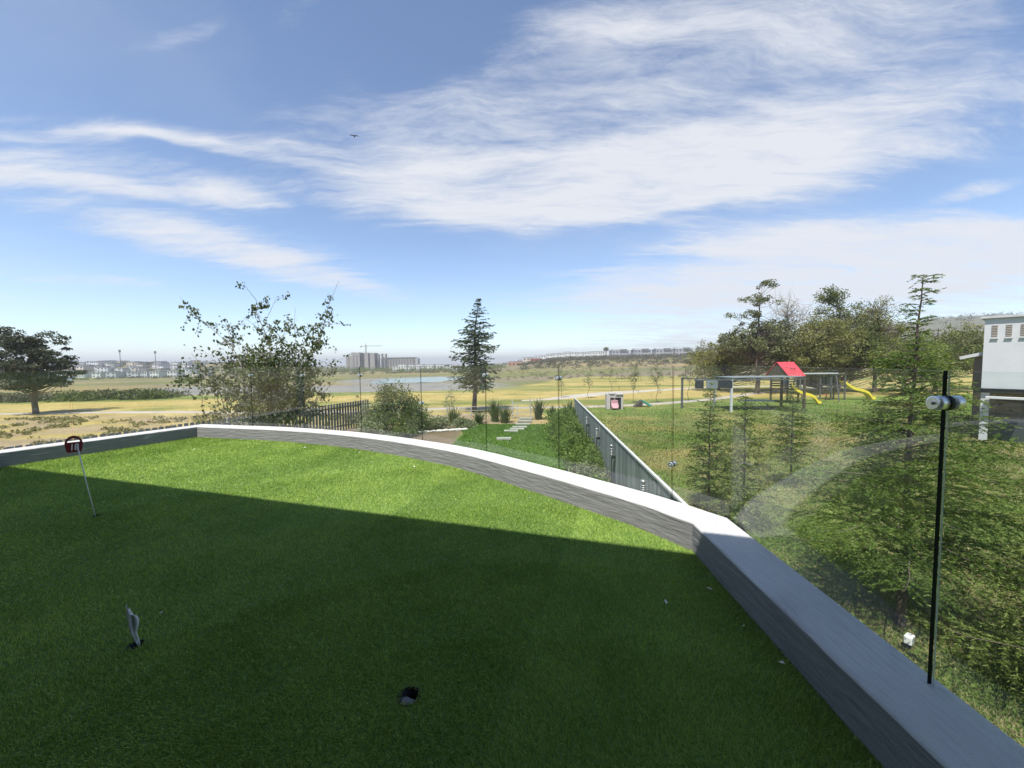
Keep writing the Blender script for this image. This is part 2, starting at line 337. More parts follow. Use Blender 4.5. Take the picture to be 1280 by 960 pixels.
# ------------------------------------------------------------ terrace, parapet, glass
def uvbump(name, c1, c2, dist, rough=.8):
    m = bpy.data.materials.new(name); m.use_nodes = True; nt = m.node_tree; b = nt.nodes['Principled BSDF']; b.inputs['Roughness'].default_value = rough; b.inputs['Specular IOR Level'].default_value = .25
    tc = nd(nt, 'ShaderNodeTexCoord'); v = tc.outputs['UV']
    n = noise(nt, v, 1, 7, .62, scl=(4.5, 40, 1), dist=.6); n2 = noise(nt, v, 2.2, 5, .6); n3 = noise(nt, v, 130, 3, .6); n4 = noise(nt, v, .8, 6, .7, scl=(1, 3, 1), loc=(4, 2, 0))
    mr = nd(nt, 'ShaderNodeMapRange', i_1=.36, i_2=.68); lk(nt, mth(nt, 'ADD', mth(nt, 'MULTIPLY', n.outputs[0], .5), mth(nt, 'MULTIPLY', n2.outputs[0], .5)), mr.inputs[0])
    col = mixc(nt, mr.outputs[0], c2, c1)
    st = nd(nt, 'ShaderNodeMapRange', i_1=.58, i_2=.72, i_3=0., i_4=.5); lk(nt, n4.outputs[0], st.inputs[0])
    lk(nt, mixc(nt, st.outputs[0], col, tuple(q*.62 for q in c2)), b.inputs['Base Color'])
    h = mth(nt, 'ADD', n.outputs[0], mth(nt, 'MULTIPLY', n3.outputs[0], .25))
    bp = nd(nt, 'ShaderNodeBump', i_Strength=1, i_Distance=dist); lk(nt, h, bp.inputs['Height']); lk(nt, bp.outputs[0], b.inputs['Normal'])
    return m
M_cope = uvbump('coping_cement', (.52, .515, .505), (.41, .41, .41), .011)
M_face = uvbump('raked_grey_plaster', (.24, .24, .242), (.20, .20, .203), .009)
A1 = np.array((-7.44, 9.08)); A0 = A1 - np.array((.449, .894))*9.4
CUR = catmull([tuple(A1), (-5.08, 8.45), (-3.02, 7.57), (-1.09, 6.3), (.09, 5.15), (.9, 4.25), (1.28, 3.8), (1.58, 3.35)], 40)
B = CUR[-1]; C_ = np.array((1.43, -1.2))
def nrm(t): t = t/np.linalg.norm(t); return np.array((-t[1], t[0]))
nL = nrm(A1-A0); nC0 = nrm(CUR[1]-CUR[0]); nC1 = nrm(CUR[-1]-CUR[-2]); nR = nrm(C_-B)
miter = lambda a, b: np.linalg.solve(np.array([a, b]), np.ones(2))
mA, mB = miter(nL, nC0), miter(nC1, nR)
WID, TOP = .36, .26
def resample(P, step):
    s = np.r_[0, np.cumsum(np.linalg.norm(np.diff(P, axis=0), axis=1))]; n = max(2, int(s[-1]/step)); t = np.linspace(0, s[-1], n+1)
    return np.c_[np.interp(t, s, P[:, 0]), np.interp(t, s, P[:, 1])], t
def sweep(name, P, n0, n1, label, seed):
    P, s = resample(np.asarray(P), .03)
    N_ = offset(P, 1.)-P
    if n0 is not None: N_[0] = n0
    if n1 is not None: N_[-1] = n1
    prof = [(0, z) for z in np.linspace(-.06, TOP-.012, 30)] + [(.004, TOP-.004), (.012, TOP)] + [(d, TOP) for d in np.linspace(.03, WID-.03, 30)] + [(WID-.012, TOP), (WID-.004, TOP-.004), (WID, TOP-.012)] + [(WID, z) for z in (.2, .1, 0, -.3, -1, -2, -3.05)]
    d = np.array([p[0] for p in prof]); z = np.array([p[1] for p in prof]); v = np.r_[0, np.cumsum(np.hypot(np.diff(d), np.diff(z)))]
    u, vv = np.meshgrid(s, v, indexing='ij')
    rel = (fbm(u*7+seed, vv*55, 71+seed)-.5)
    fade = np.minimum(sst(u, 0, .06), 1-sst(u, s[-1]-.06, s[-1]))
    mx = np.array([.010 if q[0] <= 0 else .006 for q in prof])[None, :]
    rel = rel*mx*fade
    onf = (d <= .004)[None, :]; ont = ((d > .004) & (d < WID-.004))[None, :]
    dd = d[None, :] - rel*onf; zz = z[None, :] + rel*ont + (fbm(u*1.2, vv*0+seed, 3)-.5)*.006*ont
    V = np.stack([P[:, 0:1]+N_[:, 0:1]*dd, P[:, 1:2]+N_[:, 1:2]*dd, zz], -1).reshape(-1, 3)
    n, k = len(P), len(prof); I = np.arange(n*k).reshape(n, k)
    F = np.stack([I[:-1, :-1], I[1:, :-1], I[1:, 1:], I[:-1, 1:]], -1).reshape(-1, 4)
    me = npmesh(name, V, F, M_face, True); me.materials.append(M_cope)
    top = (np.arange(k-1) >= 29) & (np.arange(k-1) < 65-1)
    me.polygons.foreach_set('material_index', np.tile(top.astype(np.int32), n-1))
    uv = me.uv_layers.new(name='UVMap'); UV = np.stack([u + 13*seed, vv], -1).reshape(-1, 2); uv.data.foreach_set('uv', UV[F.ravel()].astype(np.float32).ravel())
    return tag(link(name, me), label, 'wall')
sweep('parapet_wall', [A0, A1], None, mA, 'straight dark grey parapet behind the red number 18 marker', 1)
sweep('parapet_wall', CUR, mA, mB, 'long curved grey parapet with sunlit white coping around the turf', 2)
sweep('parapet_wall', [B, C_], mB, None, 'straight shaded grey parapet with broad coping beside the cypress trees', 3)
# terrace floor: the slab the turf lies on, with three real cup holes
INNER = [A0 - .05*nL] + [A1] + [p for p in CUR[8::8]] + [C_, np.array((1.43, -1.25)), np.array((-11.9, 3.05))]
INNER = [tuple(p) for p in INNER]
CUPS = [(-.545, 1.885, .056), (-4.77, 4.34, .05), (-2.31, 2.27, .045)]
loops = [[Vector((x, y, 0)) for x, y in INNER]]
for cx, cy, r in CUPS: loops.append([Vector((cx+r*math.cos(a), cy+r*math.sin(a), 0)) for a in np.linspace(0, 2*PI, 20, endpoint=False)[::-1]])
tris = tessellate_polygon(loops); vs = [v for l in loops for v in l]
M_mat = mat('turf_backing', (.12, .20, .05), (.09, .155, .038), 40, .95, coord='World')
fl = MB(); fl.poly([tuple(v) for v in vs], [tuple(t) for t in tris])
fo = fl.obj('terrace_floor', M_mat); tag(fo, kind='structure')
bm = bmesh.new(); bm.from_mesh(fo.data); bmesh.ops.recalc_face_normals(bm, faces=bm.faces)
if bm.faces[:][0].normal.z < 0: bmesh.ops.reverse_faces(bm, faces=bm.faces)
bm.to_mesh(fo.data); bm.free()
M_cup = mat('cup_plastic', (.02, .02, .02), (.012, .012, .012), 20, .5)
for i, (cx, cy, r) in enumerate(CUPS):
    m = MB(); m.lathe((0, 0, 0), [(r+.001, .002), (r+.004, .004), (r+.001, .006), (r-.003, .004), (r-.003, -.11), (.0005, -.11)], 24)
    tag(m.obj('golf_cup', M_cup, loc=(cx, cy, 0), smooth=True), ['open black putting cup with grey crumpled lump sunk in shaded turf', 'small black cup holding the number 18 marker stick', 'small black cup at the foot of the drooping white pennant'][i], 'golf cup')
rg = np.random.default_rng(4)
bm = bmesh.new(); bmesh.ops.create_icosphere(bm, subdivisions=3, radius=.043)
for v in bm.verts:
    n = v.co.normalized(); f = 1+.28*(vnoise(np.array([n.x*2.3+5]), np.array([n.y*2.3+n.z*3+9]), 3)[0]-.5)*2; v.co = n*.043*f; v.co.z *= .75
me = bpy.data.meshes.new('crumpled_lump'); bm.to_mesh(me); bm.free(); me.materials.append(mat('grey_rag', (.20, .20, .205), (.07, .07, .075), 30, .8, bump=.004, bscale=60))
tag(link('crumpled_lump', me, loc=(-.552, 1.865, -.034)), 'grey crumpled lump stuck inside the open putting cup', 'debris')

# artificial turf blades
M_turf = bpy.data.materials.new('turf_fibre'); M_turf.use_nodes = True; nt = M_turf.node_tree; b = nt.nodes['Principled BSDF']; b.inputs['Roughness'].default_value = .5; b.inputs['Specular IOR Level'].default_value = .35
g = nd(nt, 'ShaderNodeNewGeometry'); n = noise(nt, g.outputs['Position'], 1.4, 5, .6); n2 = noise(nt, g.outputs['Position'], 9, 3)
rp = g.outputs['Random Per Island']
col = mixc(nt, mth(nt, 'ADD', mth(nt, 'MULTIPLY', rp, .8), mth(nt, 'MULTIPLY', mth(nt, 'SUBTRACT', n.outputs[0], .5), 1.5), True), (.155, .27, .036), (.44, .58, .11))
pale = nd(nt, 'ShaderNodeMapRange', i_1=.93, i_2=.97); lk(nt, rp, pale.inputs[0])
col = mixc(nt, mth(nt, 'MULTIPLY', pale.outputs[0], .5), col, (.52, .56, .28)); lk(nt, col, b.inputs['Base Color'])
tr = nd(nt, 'ShaderNodeBsdfTranslucent'); lk(nt, col, tr.inputs[0]); mx = nd(nt, 'ShaderNodeMixShader', i_0=.35); lk(nt, b.outputs[0], mx.inputs[1]); lk(nt, tr.outputs[0], mx.inputs[2]); lk(nt, mx.outputs[0], nt.nodes['Material Output'].inputs[0])
rg = np.random.default_rng(11)
def blades(xy, z, h, w, rg, lean=.75, bias=None):
    n = len(xy); a = rg.uniform(0, 2*PI, n); b_ = rg.uniform(0, 2*PI, n)
    if bias is not None: b_ = np.where(rg.random(n) < .45, bias + rg.normal(0, .5, n), b_)
    l = rg.uniform(.15, lean, n)*h
    base = np.c_[xy, z]; side = np.c_[np.cos(a), np.sin(a), np.zeros(n)]*(w/2)[:, None]
    tip = base + np.c_[np.cos(b_)*l, np.sin(b_)*l, h*rg.uniform(.7, 1.05, n)]
    V = np.stack([base-side, base+side, tip], 1).reshape(-1, 3); F = np.arange(3*n).reshape(-1, 3)
    return V, F
P_ = []
for (r1, r2, dens) in ((1.0, 2.3, 34000), (2.3, 3.2, 24000), (3.2, 4.5, 13500), (4.5, 6.5, 8500), (6.5, 12.5, 5200)):
    n = int(dens*PI*(r2**2-r1**2)*.5)
    a = rg.uniform(-1.1, 1.0, n); r = np.sqrt(rg.uniform(r1*r1, r2*r2, n)); n_ = int(n*(2.1/PI)); a = a[:n_]; r = r[:n_]
    P_.append(np.c_[r*np.sin(a), r*np.cos(a), np.full(n_, (r1+r2)/2)])
P_ = np.concatenate(P_); xy = P_[:, :2]
ok = inpoly(xy[:, 0], xy[:, 1], INNER)
for cx, cy, r in CUPS: ok &= np.hypot(xy[:, 0]-cx, xy[:, 1]-cy) > r-.008
xy = xy[ok]; rr_ = np.hypot(xy[:, 0], xy[:, 1])
roll = np.floor((xy[:, 0]*.952-xy[:, 1]*.305+30.6)/2.0).astype(int); seam = np.abs(((xy[:, 0]*.952-xy[:, 1]*.305+30.6) % 2.0)-1.0) > .993
xy = xy[~seam | (rg.random(len(seam)) < .35)]; rr_ = np.hypot(xy[:, 0], xy[:, 1]); roll = np.floor((xy[:, 0]*.952-xy[:, 1]*.305+30.6)/2.0)
bias = np.where(roll % 2 > .5, 1.25, 4.1) + (fbm(xy[:, 0]*.7, xy[:, 1]*.7, 61)-.5)*5
V, F = blades(xy, np.zeros(len(xy)), .016+.0011*rr_, .0026+.00085*rr_, rg, 1.35, bias)
tag(link('artificial_turf', npmesh('artificial_turf', V, F, M_turf)), 'short green artificial turf covering the terrace', 'turf', kind='stuff')

# bits of debris on the turf
M_pet = mat('dry_petal', (.72, .70, .62), (.5, .46, .36), 60, .8)
for k, (x, y) in enumerate([(-2.41, 2.55), (1.05, 2.6), (1.43, 2.75), (1.44, 2.35), (-5.6, 8.05), (-4.2, 7.75), (-2.9, 7.25), (.2, 4.7), (-3.2, 5.2), (1.47, 2.05), (-6.4, 7.7), (-1.6, 6.2)]):
    m = MB(); s = .016+.006*(k % 3); m.poly([(-s, 0, .0), (0, -s*.5, .004), (s, 0, .008), (.2*s, s*.6, .012)], [(0, 1, 2), (0, 2, 3)]); 
    tag(m.obj('fallen_petal', M_pet, loc=(x, y, .019), rz=k*1.3), 'tiny pale dry petal lying on the turf', 'petal', 'petals scattered on the turf')

# ------------------------------------------------------------ glass balustrade
M_glass = glassmat('clear_glass', (.95, .975, .965), .8); M_edge = mat('glass_edge', (.008, .016, .014), (.005, .011, .010), 6, .6, spec=.08)
M_edge2 = mat('glass_edge_painted_light', (.42, .50, .46), (.36, .43, .40), 6, .15, spec=.5); M_ss = mat('stainless_steel', (.78, .78, .78), (.68, .68, .69), 30, .34, metal=1.); M_rub = mat('black_rubber', (.012, .012, .012), None, 20, .6)  # pale copy of the edge glass; its bright refraction is put into the colour
bal = empty('glass_balustrade', (1.8, 3.5, -.1), label='frameless clear glass balustrade fixed outside the parapet', cat='balustrade')
GB, GT, TH = -.28, 1.64, .012
def pane(p, q, TH=.008, pale=0, gap=.014, bare=0):
    p = np.array(p); q = np.array(q); L = np.linalg.norm(q-p); c = (p+q)/2; a = math.atan2(q[1]-p[1], q[0]-p[0])
    m = MB(); m.box((0, 0, (GB+GT)/2), (L-gap, TH, GT-GB)); me = m.mesh('glass_pane', [M_glass, M_edge, M_edge2])
    for f in me.polygons: f.material_index = 0 if abs(f.normal.y) > .9 else (0 if f.normal.x*bare > .9 else 2 if (pale and f.normal.x < -.9) or f.normal.z > .9 else 1)  # dark ends, pale ends and tops: refracted and sky light put into colour
    o = link('glass_pane', me, bal); o.matrix_parent_inverse = Matrix.Translation(-Vector(bal.location)); o.location = (c[0], c[1], 0); o.rotation_euler = (0, 0, a)
def clamp_(p, a, z, s=.8):
    m = MB()
    m.tube([(0, -.062, 0), (0, -.060, 0), (0, -.009, 0)], [.028, .034, .034], 24); m.tube([(0, .009, 0), (0, .058, 0), (0, .06, 0)], [.034, .034, .03], 24)
    m.tube([(0, -.075, 0), (0, -.062, 0)], .008, 10)
    o = m.obj('clamp', M_ss, bal, smooth=False); o.matrix_parent_inverse = Matrix.Translation(-Vector(bal.location)); o.location = (p[0], p[1], z); o.rotation_euler = (0, 0, a); o.scale = (s, s, s)
    for f in o.data.polygons: f.use_smooth = abs(f.normal.y) < .5
    r = MB(); r.tube([(0, -.0092, 0), (0, .0092, 0)], .0365, 24); r.obj('gasket', M_rub, o)
OUT = offset(CUR, WID+.03); OUT[0] = CUR[0]+mA*(WID+.03); OUT[-1] = CUR[-1]+mB*(WID+.03)
so = np.r_[0, np.cumsum(np.linalg.norm(np.diff(OUT, axis=0), axis=1))]
pt = lambda s: np.array((np.interp(s, so, OUT[:, 0]), np.interp(s, so, OUT[:, 1])))
ss = [0, 1.52, 3.05, 4.72, 6.43, 8.03, 9.54, 11.12, so[-1]]; zc = [None, 1.45, 1.45, 1.45, .95, 1.49, 1.47, .62, None]
GP = [pt(s) for s in ss]; GP[-1] = OUT[-1]
for i in range(7): pane(GP[i], GP[i+1])
for i in range(1, 8):
    t = GP[i+1]-GP[i-1]; clamp_(GP[i], math.atan2(t[1], t[0]) + (PI if False else 0), zc[i])
R0 = GP[7]; dR = (C_-B)/np.linalg.norm(C_-B); R1 = np.array((1.79+.03, 1.62)); R2 = R1 + dR*1.75; RC = OUT[-1]
pane(RC + dR*.008, R1, .018, gap=.016, bare=-1); pane(R1, R2, .009, 1, .016); pane(R0, RC, gap=.012, bare=1)
clamp_(R1, math.atan2(dR[1], dR[0]), 1.505, .88)
dl = (A0-A1)/np.linalg.norm(A0-A1); L0 = OUT[0]
for k in range(5):
    pane(L0 + dl*(.01+2.2*k), L0 + dl*(2.2*(k+1)))
    clamp_(L0+dl*2.2*(k+1), math.atan2(-dl[1], -dl[0]), 1.45)

# ------------------------------------------------------------ number 18 marker and white pennant
mk = empty('hole_marker', (-4.77, 4.34, -.05), label='red round marker plate with white number 18 on a thin leaning stick', cat='marker')
M_stick = mat('pale_stick', (.72, .74, .70), (.6, .62, .58), 30, .4); M_red = mat('red_plate', (.20, .018, .022), (.15, .014, .018), 30, .4); M_wh = mat('white_paint', (.8, .8, .78), (.72, .72, .7), 30, .5)
tip = Vector((-.15, 0, .86)); m = MB(); m.tube([(0, 0, 0), tip*.5+Vector((-.004, 0, 0)), tip], .0055, 10); m.obj('stick', M_stick, mk, smooth=True)
def plate(outer, holes, t):
    lp = [[Vector((x, y, 0)) for x, y in outer]] + [[Vector((x, y, 0)) for x, y in h[::-1]] for h in holes]
    tr = tessellate_polygon(lp); v = [p for l in lp for p in l]; n = len(v); m = MB()
    P = [(p.x, -t/2, p.y) for p in v] + [(p.x, t/2, p.y) for p in v]; Fc = [tuple(q) for q in tr] + [tuple(i+n for i in q[::-1]) for q in tr]; o = 0
    for l in lp:
        k = len(l); Fc += [(o+i, o+(i+1) % k, n+o+(i+1) % k, n+o+i) for i in range(k)]; o += k
    return m.poly(P, Fc)
c = [(.098*math.cos(a)*1.02, .098*math.sin(a)) for a in np.linspace(-.28, PI+.28, 26)]
c = c + [(-.088, -.075), (-.07, -.098), (.07, -.098), (.088, -.075)]
h = [(.07*math.cos(a), .018+.05*math.sin(a)) for a in np.linspace(.06, PI-.06, 16)]
pl = plate(c, [h], .008); po = pl.obj('plate', M_red, mk, loc=(-.175, -.012, .885), rz=math.atan2(4.9, 4.3)); po.scale = (.69, 1, .95)
bm = bmesh.new(); bm.from_mesh(po.data); bmesh.ops.recalc_face_normals(bm, faces=bm.faces); bm.to_mesh(po.data); bm.free()
fc = bpy.data.curves.new('number', 'FONT'); fc.body = '18'; fc.size = .105; fc.align_x = 'CENTER'; fc.extrude = .001; fc.shear = .12; fc.offset = .002
fo_ = bpy.data.objects.new('tmp', fc); COL.objects.link(fo_); bpy.context.view_layer.update()
tm = bpy.data.meshes.new_from_object(fo_.evaluated_get(bpy.context.evaluated_depsgraph_get())); bpy.data.objects.remove(fo_)
tm.materials.clear(); tm.materials.append(M_wh); no = link('number', tm, po, loc=(0, -.0055, -.073)); no.rotation_euler = (PI/2, 0, 0)
pn = empty('white_pennant', (-2.31, 2.27, -.05), label='small drooping crumpled white pennant standing at a cup in the turf', cat='pennant')
m = MB(); nu, nv = 9, 22; P = []
for j in range(nv+1):
    t = j/nv; w = .022*(math.sin(PI*min(1, t*1.25+.06))**.7 if t < .72 else max(.10, math.sin(PI*min(1, .72*1.25+.06))**.7*(1-(t-.72)*2.4))) ; cx = -.022 + .034*t+.006*math.sin(6*t); z = .29-.235*t
    for i in range(nu+1):
        s = i/nu*2-1; P.append((cx+w*s, .012*math.sin(5*s+4*t)+.008*math.sin(9*t+3*s), z + .035*(-s if t < .2 else 0)*(1-t*5 if t < .2 else 0) + .006*math.sin(7*s)))
m.poly(P, [(j*(nu+1)+i, j*(nu+1)+i+1, (j+1)*(nu+1)+i+1, (j+1)*(nu+1)+i) for j in range(nv) for i in range(nu)])
po = m.obj('cloth', mat('white_cloth', (.62, .63, .62), (.36, .38, .36), 28, .8, stretch=(2, 2, .5), contrast=.16), pn, rz=.75, smooth=True); md = po.modifiers.new('thick', 'SOLIDIFY'); md.thickness = .003
m = MB(); m.tube([(.018, .0, 0), (.014, 0, .07), (.002, 0, .14)], .004, 8); m.obj('stick', M_stick, pn, rz=.75)

# ------------------------------------------------------------ the house whose roof shades the terrace
HZ = math.atan2(-.305, .952); HO = Vector((0, -.78, 0))
ho = empty('house', (HO.x, HO.y, -3), HZ, 'pale house with deep flat roof shading the terrace turf', 'house')
M_hw = mat('house_render', (.55, .54, .52), (.47, .46, .44), 3, .85, bump=.003); M_dk = mat('dark_frame', (.03, .032, .035), None, 20, .4, metal=.5); M_room = mat('room_interior', (.16, .14, .12), (.1, .09, .08), 2, .9)
m = MB(); m.box((-9.4, -.2, 4.2), (11.2, .4, 8.6)); m.box((3.3, -.2, 4.2), (.6, .4, 8.6)); m.box((-.4, -.2, 7.1), (6.8, .4, 2.8)); m.box((-.4, -.2, 1.4), (6.8, .4, 2.9))
m.box((-5.7, -8.2, 4.2), (18.6, .4, 8.6)); m.box((-14.8, -4.2, 4.2), (.4, 7.6, 8.6)); m.box((3.4, -4.2, 4.2), (.4, 7.6, 8.6)); m.obj('wall', M_hw, ho)
m = MB(); m.box((-5.7, -4.2, 2.9), (17.6, 7.5, .2)); m.obj('interior_floor', M_room, ho)
m = MB(); m.box((-5.7, -3.4, 8.4), (18.9, 10, .2)); m.obj('roof_slab', mat('roof_render', (.5, .5, .49), None, 4, .85), ho)
for x in (-3.75, -.4, 2.95):
    m = MB(); m.box((x, -.2, 4.28), (.08, .1, 2.8)); m.obj('door_post', M_dk, ho)
m = MB(); m.box((-2.08, -.2, 4.28), (3.22, .012, 2.7)); m.obj('door_pane', M_glass, ho)

# ------------------------------------------------------------ plants
def leaves(C, D, L, Wd, rg, flat=.0):
    """rhombic leaf quads: centres C, directions D"""
    n = len(C); D = D/np.maximum(np.linalg.norm(D, axis=1), 1e-6)[:, None]
    q = rg.normal(size=(n, 3)); q[:, 2] *= (1-flat); 
    if flat: q = q*(1-flat) + flat*np.cross(D, np.array((0, 0, 1.)))*np.sign(rg.normal(size=(n, 1)))
    s = np.cross(D, q); s = q if flat else s
    s = s - D*np.sum(s*D, 1)[:, None]; s /= np.maximum(np.linalg.norm(s, axis=1), 1e-6)[:, None]
    L = np.broadcast_to(L, n)[:, None]; Wd = np.broadcast_to(Wd, n)[:, None]
    V = np.stack([C-D*L/2, C+s*Wd/2, C+D*L/2, C-s*Wd/2], 1).reshape(-1, 3)
    return V, np.arange(4*n).reshape(-1, 4)
BARK = mat('bark', (.16, .125, .10), (.09, .07, .055), 6, .95, bump=.02, bscale=14, stretch=(1, 1, .25))
BARKP = mat('pale_bark', (.42, .40, .36), (.24, .22, .19), 8, .9, bump=.01)
def limb(m, a, b, r1, r2, rg, sag=0., n=5, side=5, jit=.045):
    a = np.array(a, float); b = np.array(b, float); L = np.linalg.norm(b-a); P = []
    k = rg.normal(0, jit*L, (n+1, 3)); k[0] = 0; k[-1] = 0
    for i in range(n+1):
        t = i/n; p = a*(1-t)+b*t + k[i]*.7; p[2] += sag*L*math.sin(PI*t); P.append(p)
    m.tube([tuple(p) for p in P], list(np.linspace(r1, r2, n+1)), side, cap=False); return np.array(P)
def plant_obj(kind, label, cat, x, y, crown, trunk, lm, bark=BARK, group=None, z=None, parts=('crown', 'trunk')):
    t = empty(kind, (x, y, tz(x, y)-.03 if z is None else z), label=label, cat=cat, group=group)
    link(parts[0], npmesh(parts[0], crown[0], crown[1], lm), t)
    if trunk is not None and trunk.v: trunk.obj(parts[1], bark, t, smooth=True)
    return t
def broad(seed, H, blobs, ncl, clr, nl, ls, trunk_r, base=None, flat=.75, bare=0, shell=.55, lw=.55, lean=(0, 0), twig=.02):
    """clustered crown: blobs = [(x,y,z,rx,ry,rz,weight)] ; limbs run from the trunk to each leaf cluster"""
    rg = np.random.default_rng(seed); m = MB(); base = base if base is not None else H*.28
    top = np.array((lean[0], lean[1], H*.82)); TP = limb(m, (0, 0, -.1), top, trunk_r, trunk_r*.18, rg, n=8, side=8, jit=.010)
    w = np.array([b[6] for b in blobs], float); w /= w.sum(); CC, DD = [], []
    for i in range(ncl):
        b = blobs[rg.choice(len(blobs), p=w)]; d = rg.normal(size=3); d /= np.linalg.norm(d); rr = (shell + (1-shell)*rg.random())
        if rg.random() < .3: rr *= rg.random()
        c = np.array(b[:3]) + d*np.array(b[3:6])*rr
        zt = max(base*.8, min(c[2]-.25*np.hypot(c[0], c[1])-.05*H*rg.random(), top[2])); j = np.interp(zt, TP[:, 2], np.arange(len(TP))); j0 = int(j); f = j-j0
        a = TP[j0]*(1-f)+TP[min(j0+1, len(TP)-1)]*f
        lr = max(twig, trunk_r*.30*(1-zt/H)); P = limb(m, a, c, lr, twig*.5, rg, sag=-.06 if c[2] > zt else .05, n=4, side=4)
        if i < bare: 
            for q in range(5):
                e = P[-1-q % 3]; limb(m, e, e+rg.normal(0, clr*.7, 3)+np.array((0, 0, clr*.5)), twig*.6, twig*.2, rg, n=2, side=3)
            continue
        k = max(3, int(nl*rg.uniform(.5, 1.5))); s = clr*rg.uniform(.6, 1.3)
        g_ = rg.normal(size=(k, 3)); g_ /= np.linalg.norm(g_, axis=1)[:, None]; g_ *= (rg.random((k, 1))**.45)*s; g_[:, 2] *= flat
        CC.append(c+g_); d2 = g_/s + rg.normal(size=(k, 3))*.6; d2[:, 2] -= .15; DD.append(d2)
    C = np.concatenate(CC); D = np.concatenate(DD); L = ls*rg.uniform(.6, 1.35, len(C))
    return leaves(C, D, L, L*lw, rg), m
def conifer(seed, H, R, base, nb, el, ew, tsp, prof, rise=.25, droop=.35, trunk_r=.06, lean=None, dens=1., skip=0., espc=.32):
    rg = np.random.default_rng(seed); m = MB(); lean = lean or [(0, 0)]
    hz = np.linspace(0, 1, len(lean)); n = 14
    TP = np.array([(np.interp(t, hz, [l[0] for l in lean])+rg.normal(0, .006*H)*(0 < t < 1)*.4, np.interp(t, hz, [l[1] for l in lean]), H*t) for t in np.linspace(0, 1, n+1)])
    m.tube([tuple(p) for p in TP], list(trunk_r*(1-np.linspace(0, 1, n+1)*.93)), 7, cap=False)
    CC, DD = [], []; ga = rg.random()*6
    for i in range(nb):
        t = min(.995, max(.0, (i+.5+rg.normal(0, 1.6))/nb))**.92; t = base/H + (1-base/H)*t; ga += 2.39996+rg.normal(0, .25); L = R*prof(t)*rg.uniform(.65, 1.2)
        if rg.random() < skip: L *= .35
        a = np.array([np.interp(t, np.linspace(0, 1, n+1), TP[:, q]) for q in range(3)]); ns = 7; h = np.array((math.cos(ga), math.sin(ga), 0)); sd = np.array((-h[1], h[0], 0))
        P = [a]; wob = rg.normal(0, .10); e0 = rise+.5*t*t
        for k in range(ns):
            s = (k+1)/ns; ez = e0 - (e0+droop)*s*1.1 + (.25 if s > .8 else 0); wob += rg.normal(0, .09); dd = h + sd*wob + np.array((0, 0, ez)); P.append(P[-1]+dd/np.linalg.norm(dd)*L/ns)
        P = np.array(P); m.tube([tuple(p) for p in P], list(np.linspace(max(.006, trunk_r*.28*(1-t)+.004), .002, ns+1)), 4, cap=False)
        nt_ = max(3, int(L/tsp)); 
        for q in range(nt_):
            s = .05 + .95*(q+rg.random())/nt_; j = s*ns; j0 = min(int(j), ns-1); p = P[j0]+(P[j0+1]-P[j0])*(j-j0); bd = P[j0+1]-P[j0]; bd /= np.linalg.norm(bd)
            tl = (.12+.42*L*(1-s)**.7)*rg.uniform(.55, 1.2)*.9 + .05*R
            if t > .78: tl *= .5
            sg = 1 if (q % 2) else -1; sv = np.cross(bd, (0, 0, 1)); sv /= np.linalg.norm(sv)
            td = bd*rg.uniform(.35, .9) + sv*sg*rg.uniform(.6, 1.) + np.array((0, 0, rg.normal(.0, .25)-.1)); td /= np.linalg.norm(td)
            ne = max(3, int(dens*tl/(el*espc))); u = (np.arange(ne)+rg.random(ne))/ne
            pts = p + td*(u*tl)[:, None] + np.c_[np.zeros(ne), np.zeros(ne), -.18*tl*u*u]
            sv2 = np.cross(td, (0, 0, 1)); sv2 /= np.linalg.norm(sv2)+1e-6; sgn = np.where(np.arange(ne) % 2, 1, -1)[:, None]
            d2 = td*.75 + sv2*sgn*rg.uniform(.3, 1., (ne, 1)) + rg.normal(0, .3, (ne, 3)); CC.append(pts+d2*el*.25); DD.append(d2)
        # tip of the trunk
    C = np.concatenate(CC); D = np.concatenate(DD); L = el*rg.uniform(.6, 1.3, len(C))
    return leaves(C, D, L, ew*rg.uniform(.7, 1.3, len(C)), rg), m

LM_mesq = leafmat('dark_foliage', (.026, .036, .022), (.085, .10, .055), .15)
LM_birch = leafmat('olive_leaves', (.035, .055, .018), (.13, .155, .052), .25)
LM_cedar = leafmat('cedar_foliage', (.026, .044, .024), (.095, .12, .058), .2)
LM_cyp = leafmat('cypress_foliage', (.020, .050, .010), (.20, .275, .062), .38)
LM_cyp2 = leafmat('pale_cypress_foliage', (.04, .075, .014), (.30, .35, .095), .38)
LM_bush = leafmat('shrub_foliage', (.05, .08, .02), (.16, .20, .06), .25)
LM_silver = leafmat('silvery_foliage', (.11, .13, .065), (.30, .32, .19), .25)
LM_hedge = leafmat('hedge_leaves', (.045, .09, .016), (.20, .28, .065), .3)
LM_pine = leafmat('pine_needles', (.055, .066, .028), (.20, .21, .095), .2)
LM_olive = leafmat('olive_brown_foliage', (.085, .092, .030), (.28, .275, .09), .28)
LM_green = leafmat('fresh_green_foliage', (.055, .08, .022), (.18, .20, .065), .25)
LM_flax = leafmat('flax_blades', (.035, .055, .02), (.12, .15, .055), .2)
LM_scrub = leafmat('scrub_foliage', (.055, .058, .032), (.13, .12, .07), .1)
LM_dry = leafmat('dry_grass', (.16, .14, .06), (.36, .31, .15), .2)

# --- lone tree on the fairway
cr_, tk = broad(3, 9.6, [(-.3, 0, 5.0, 4.3, 4.2, 2.5, 1.3), (-.4, 0, 7.2, 3.0, 3.0, 1.6, .8), (0, .3, 3.6, 4.2, 4.0, 1.0, .6)], 185, .72, 90, .26, .25, base=2.6, flat=.42, shell=.35)
plant_obj('fairway_tree', 'dark spreading tree standing alone on the golf fairway by the cart path', 'tree', -48.6, 39.4, cr_, tk, LM_mesq)
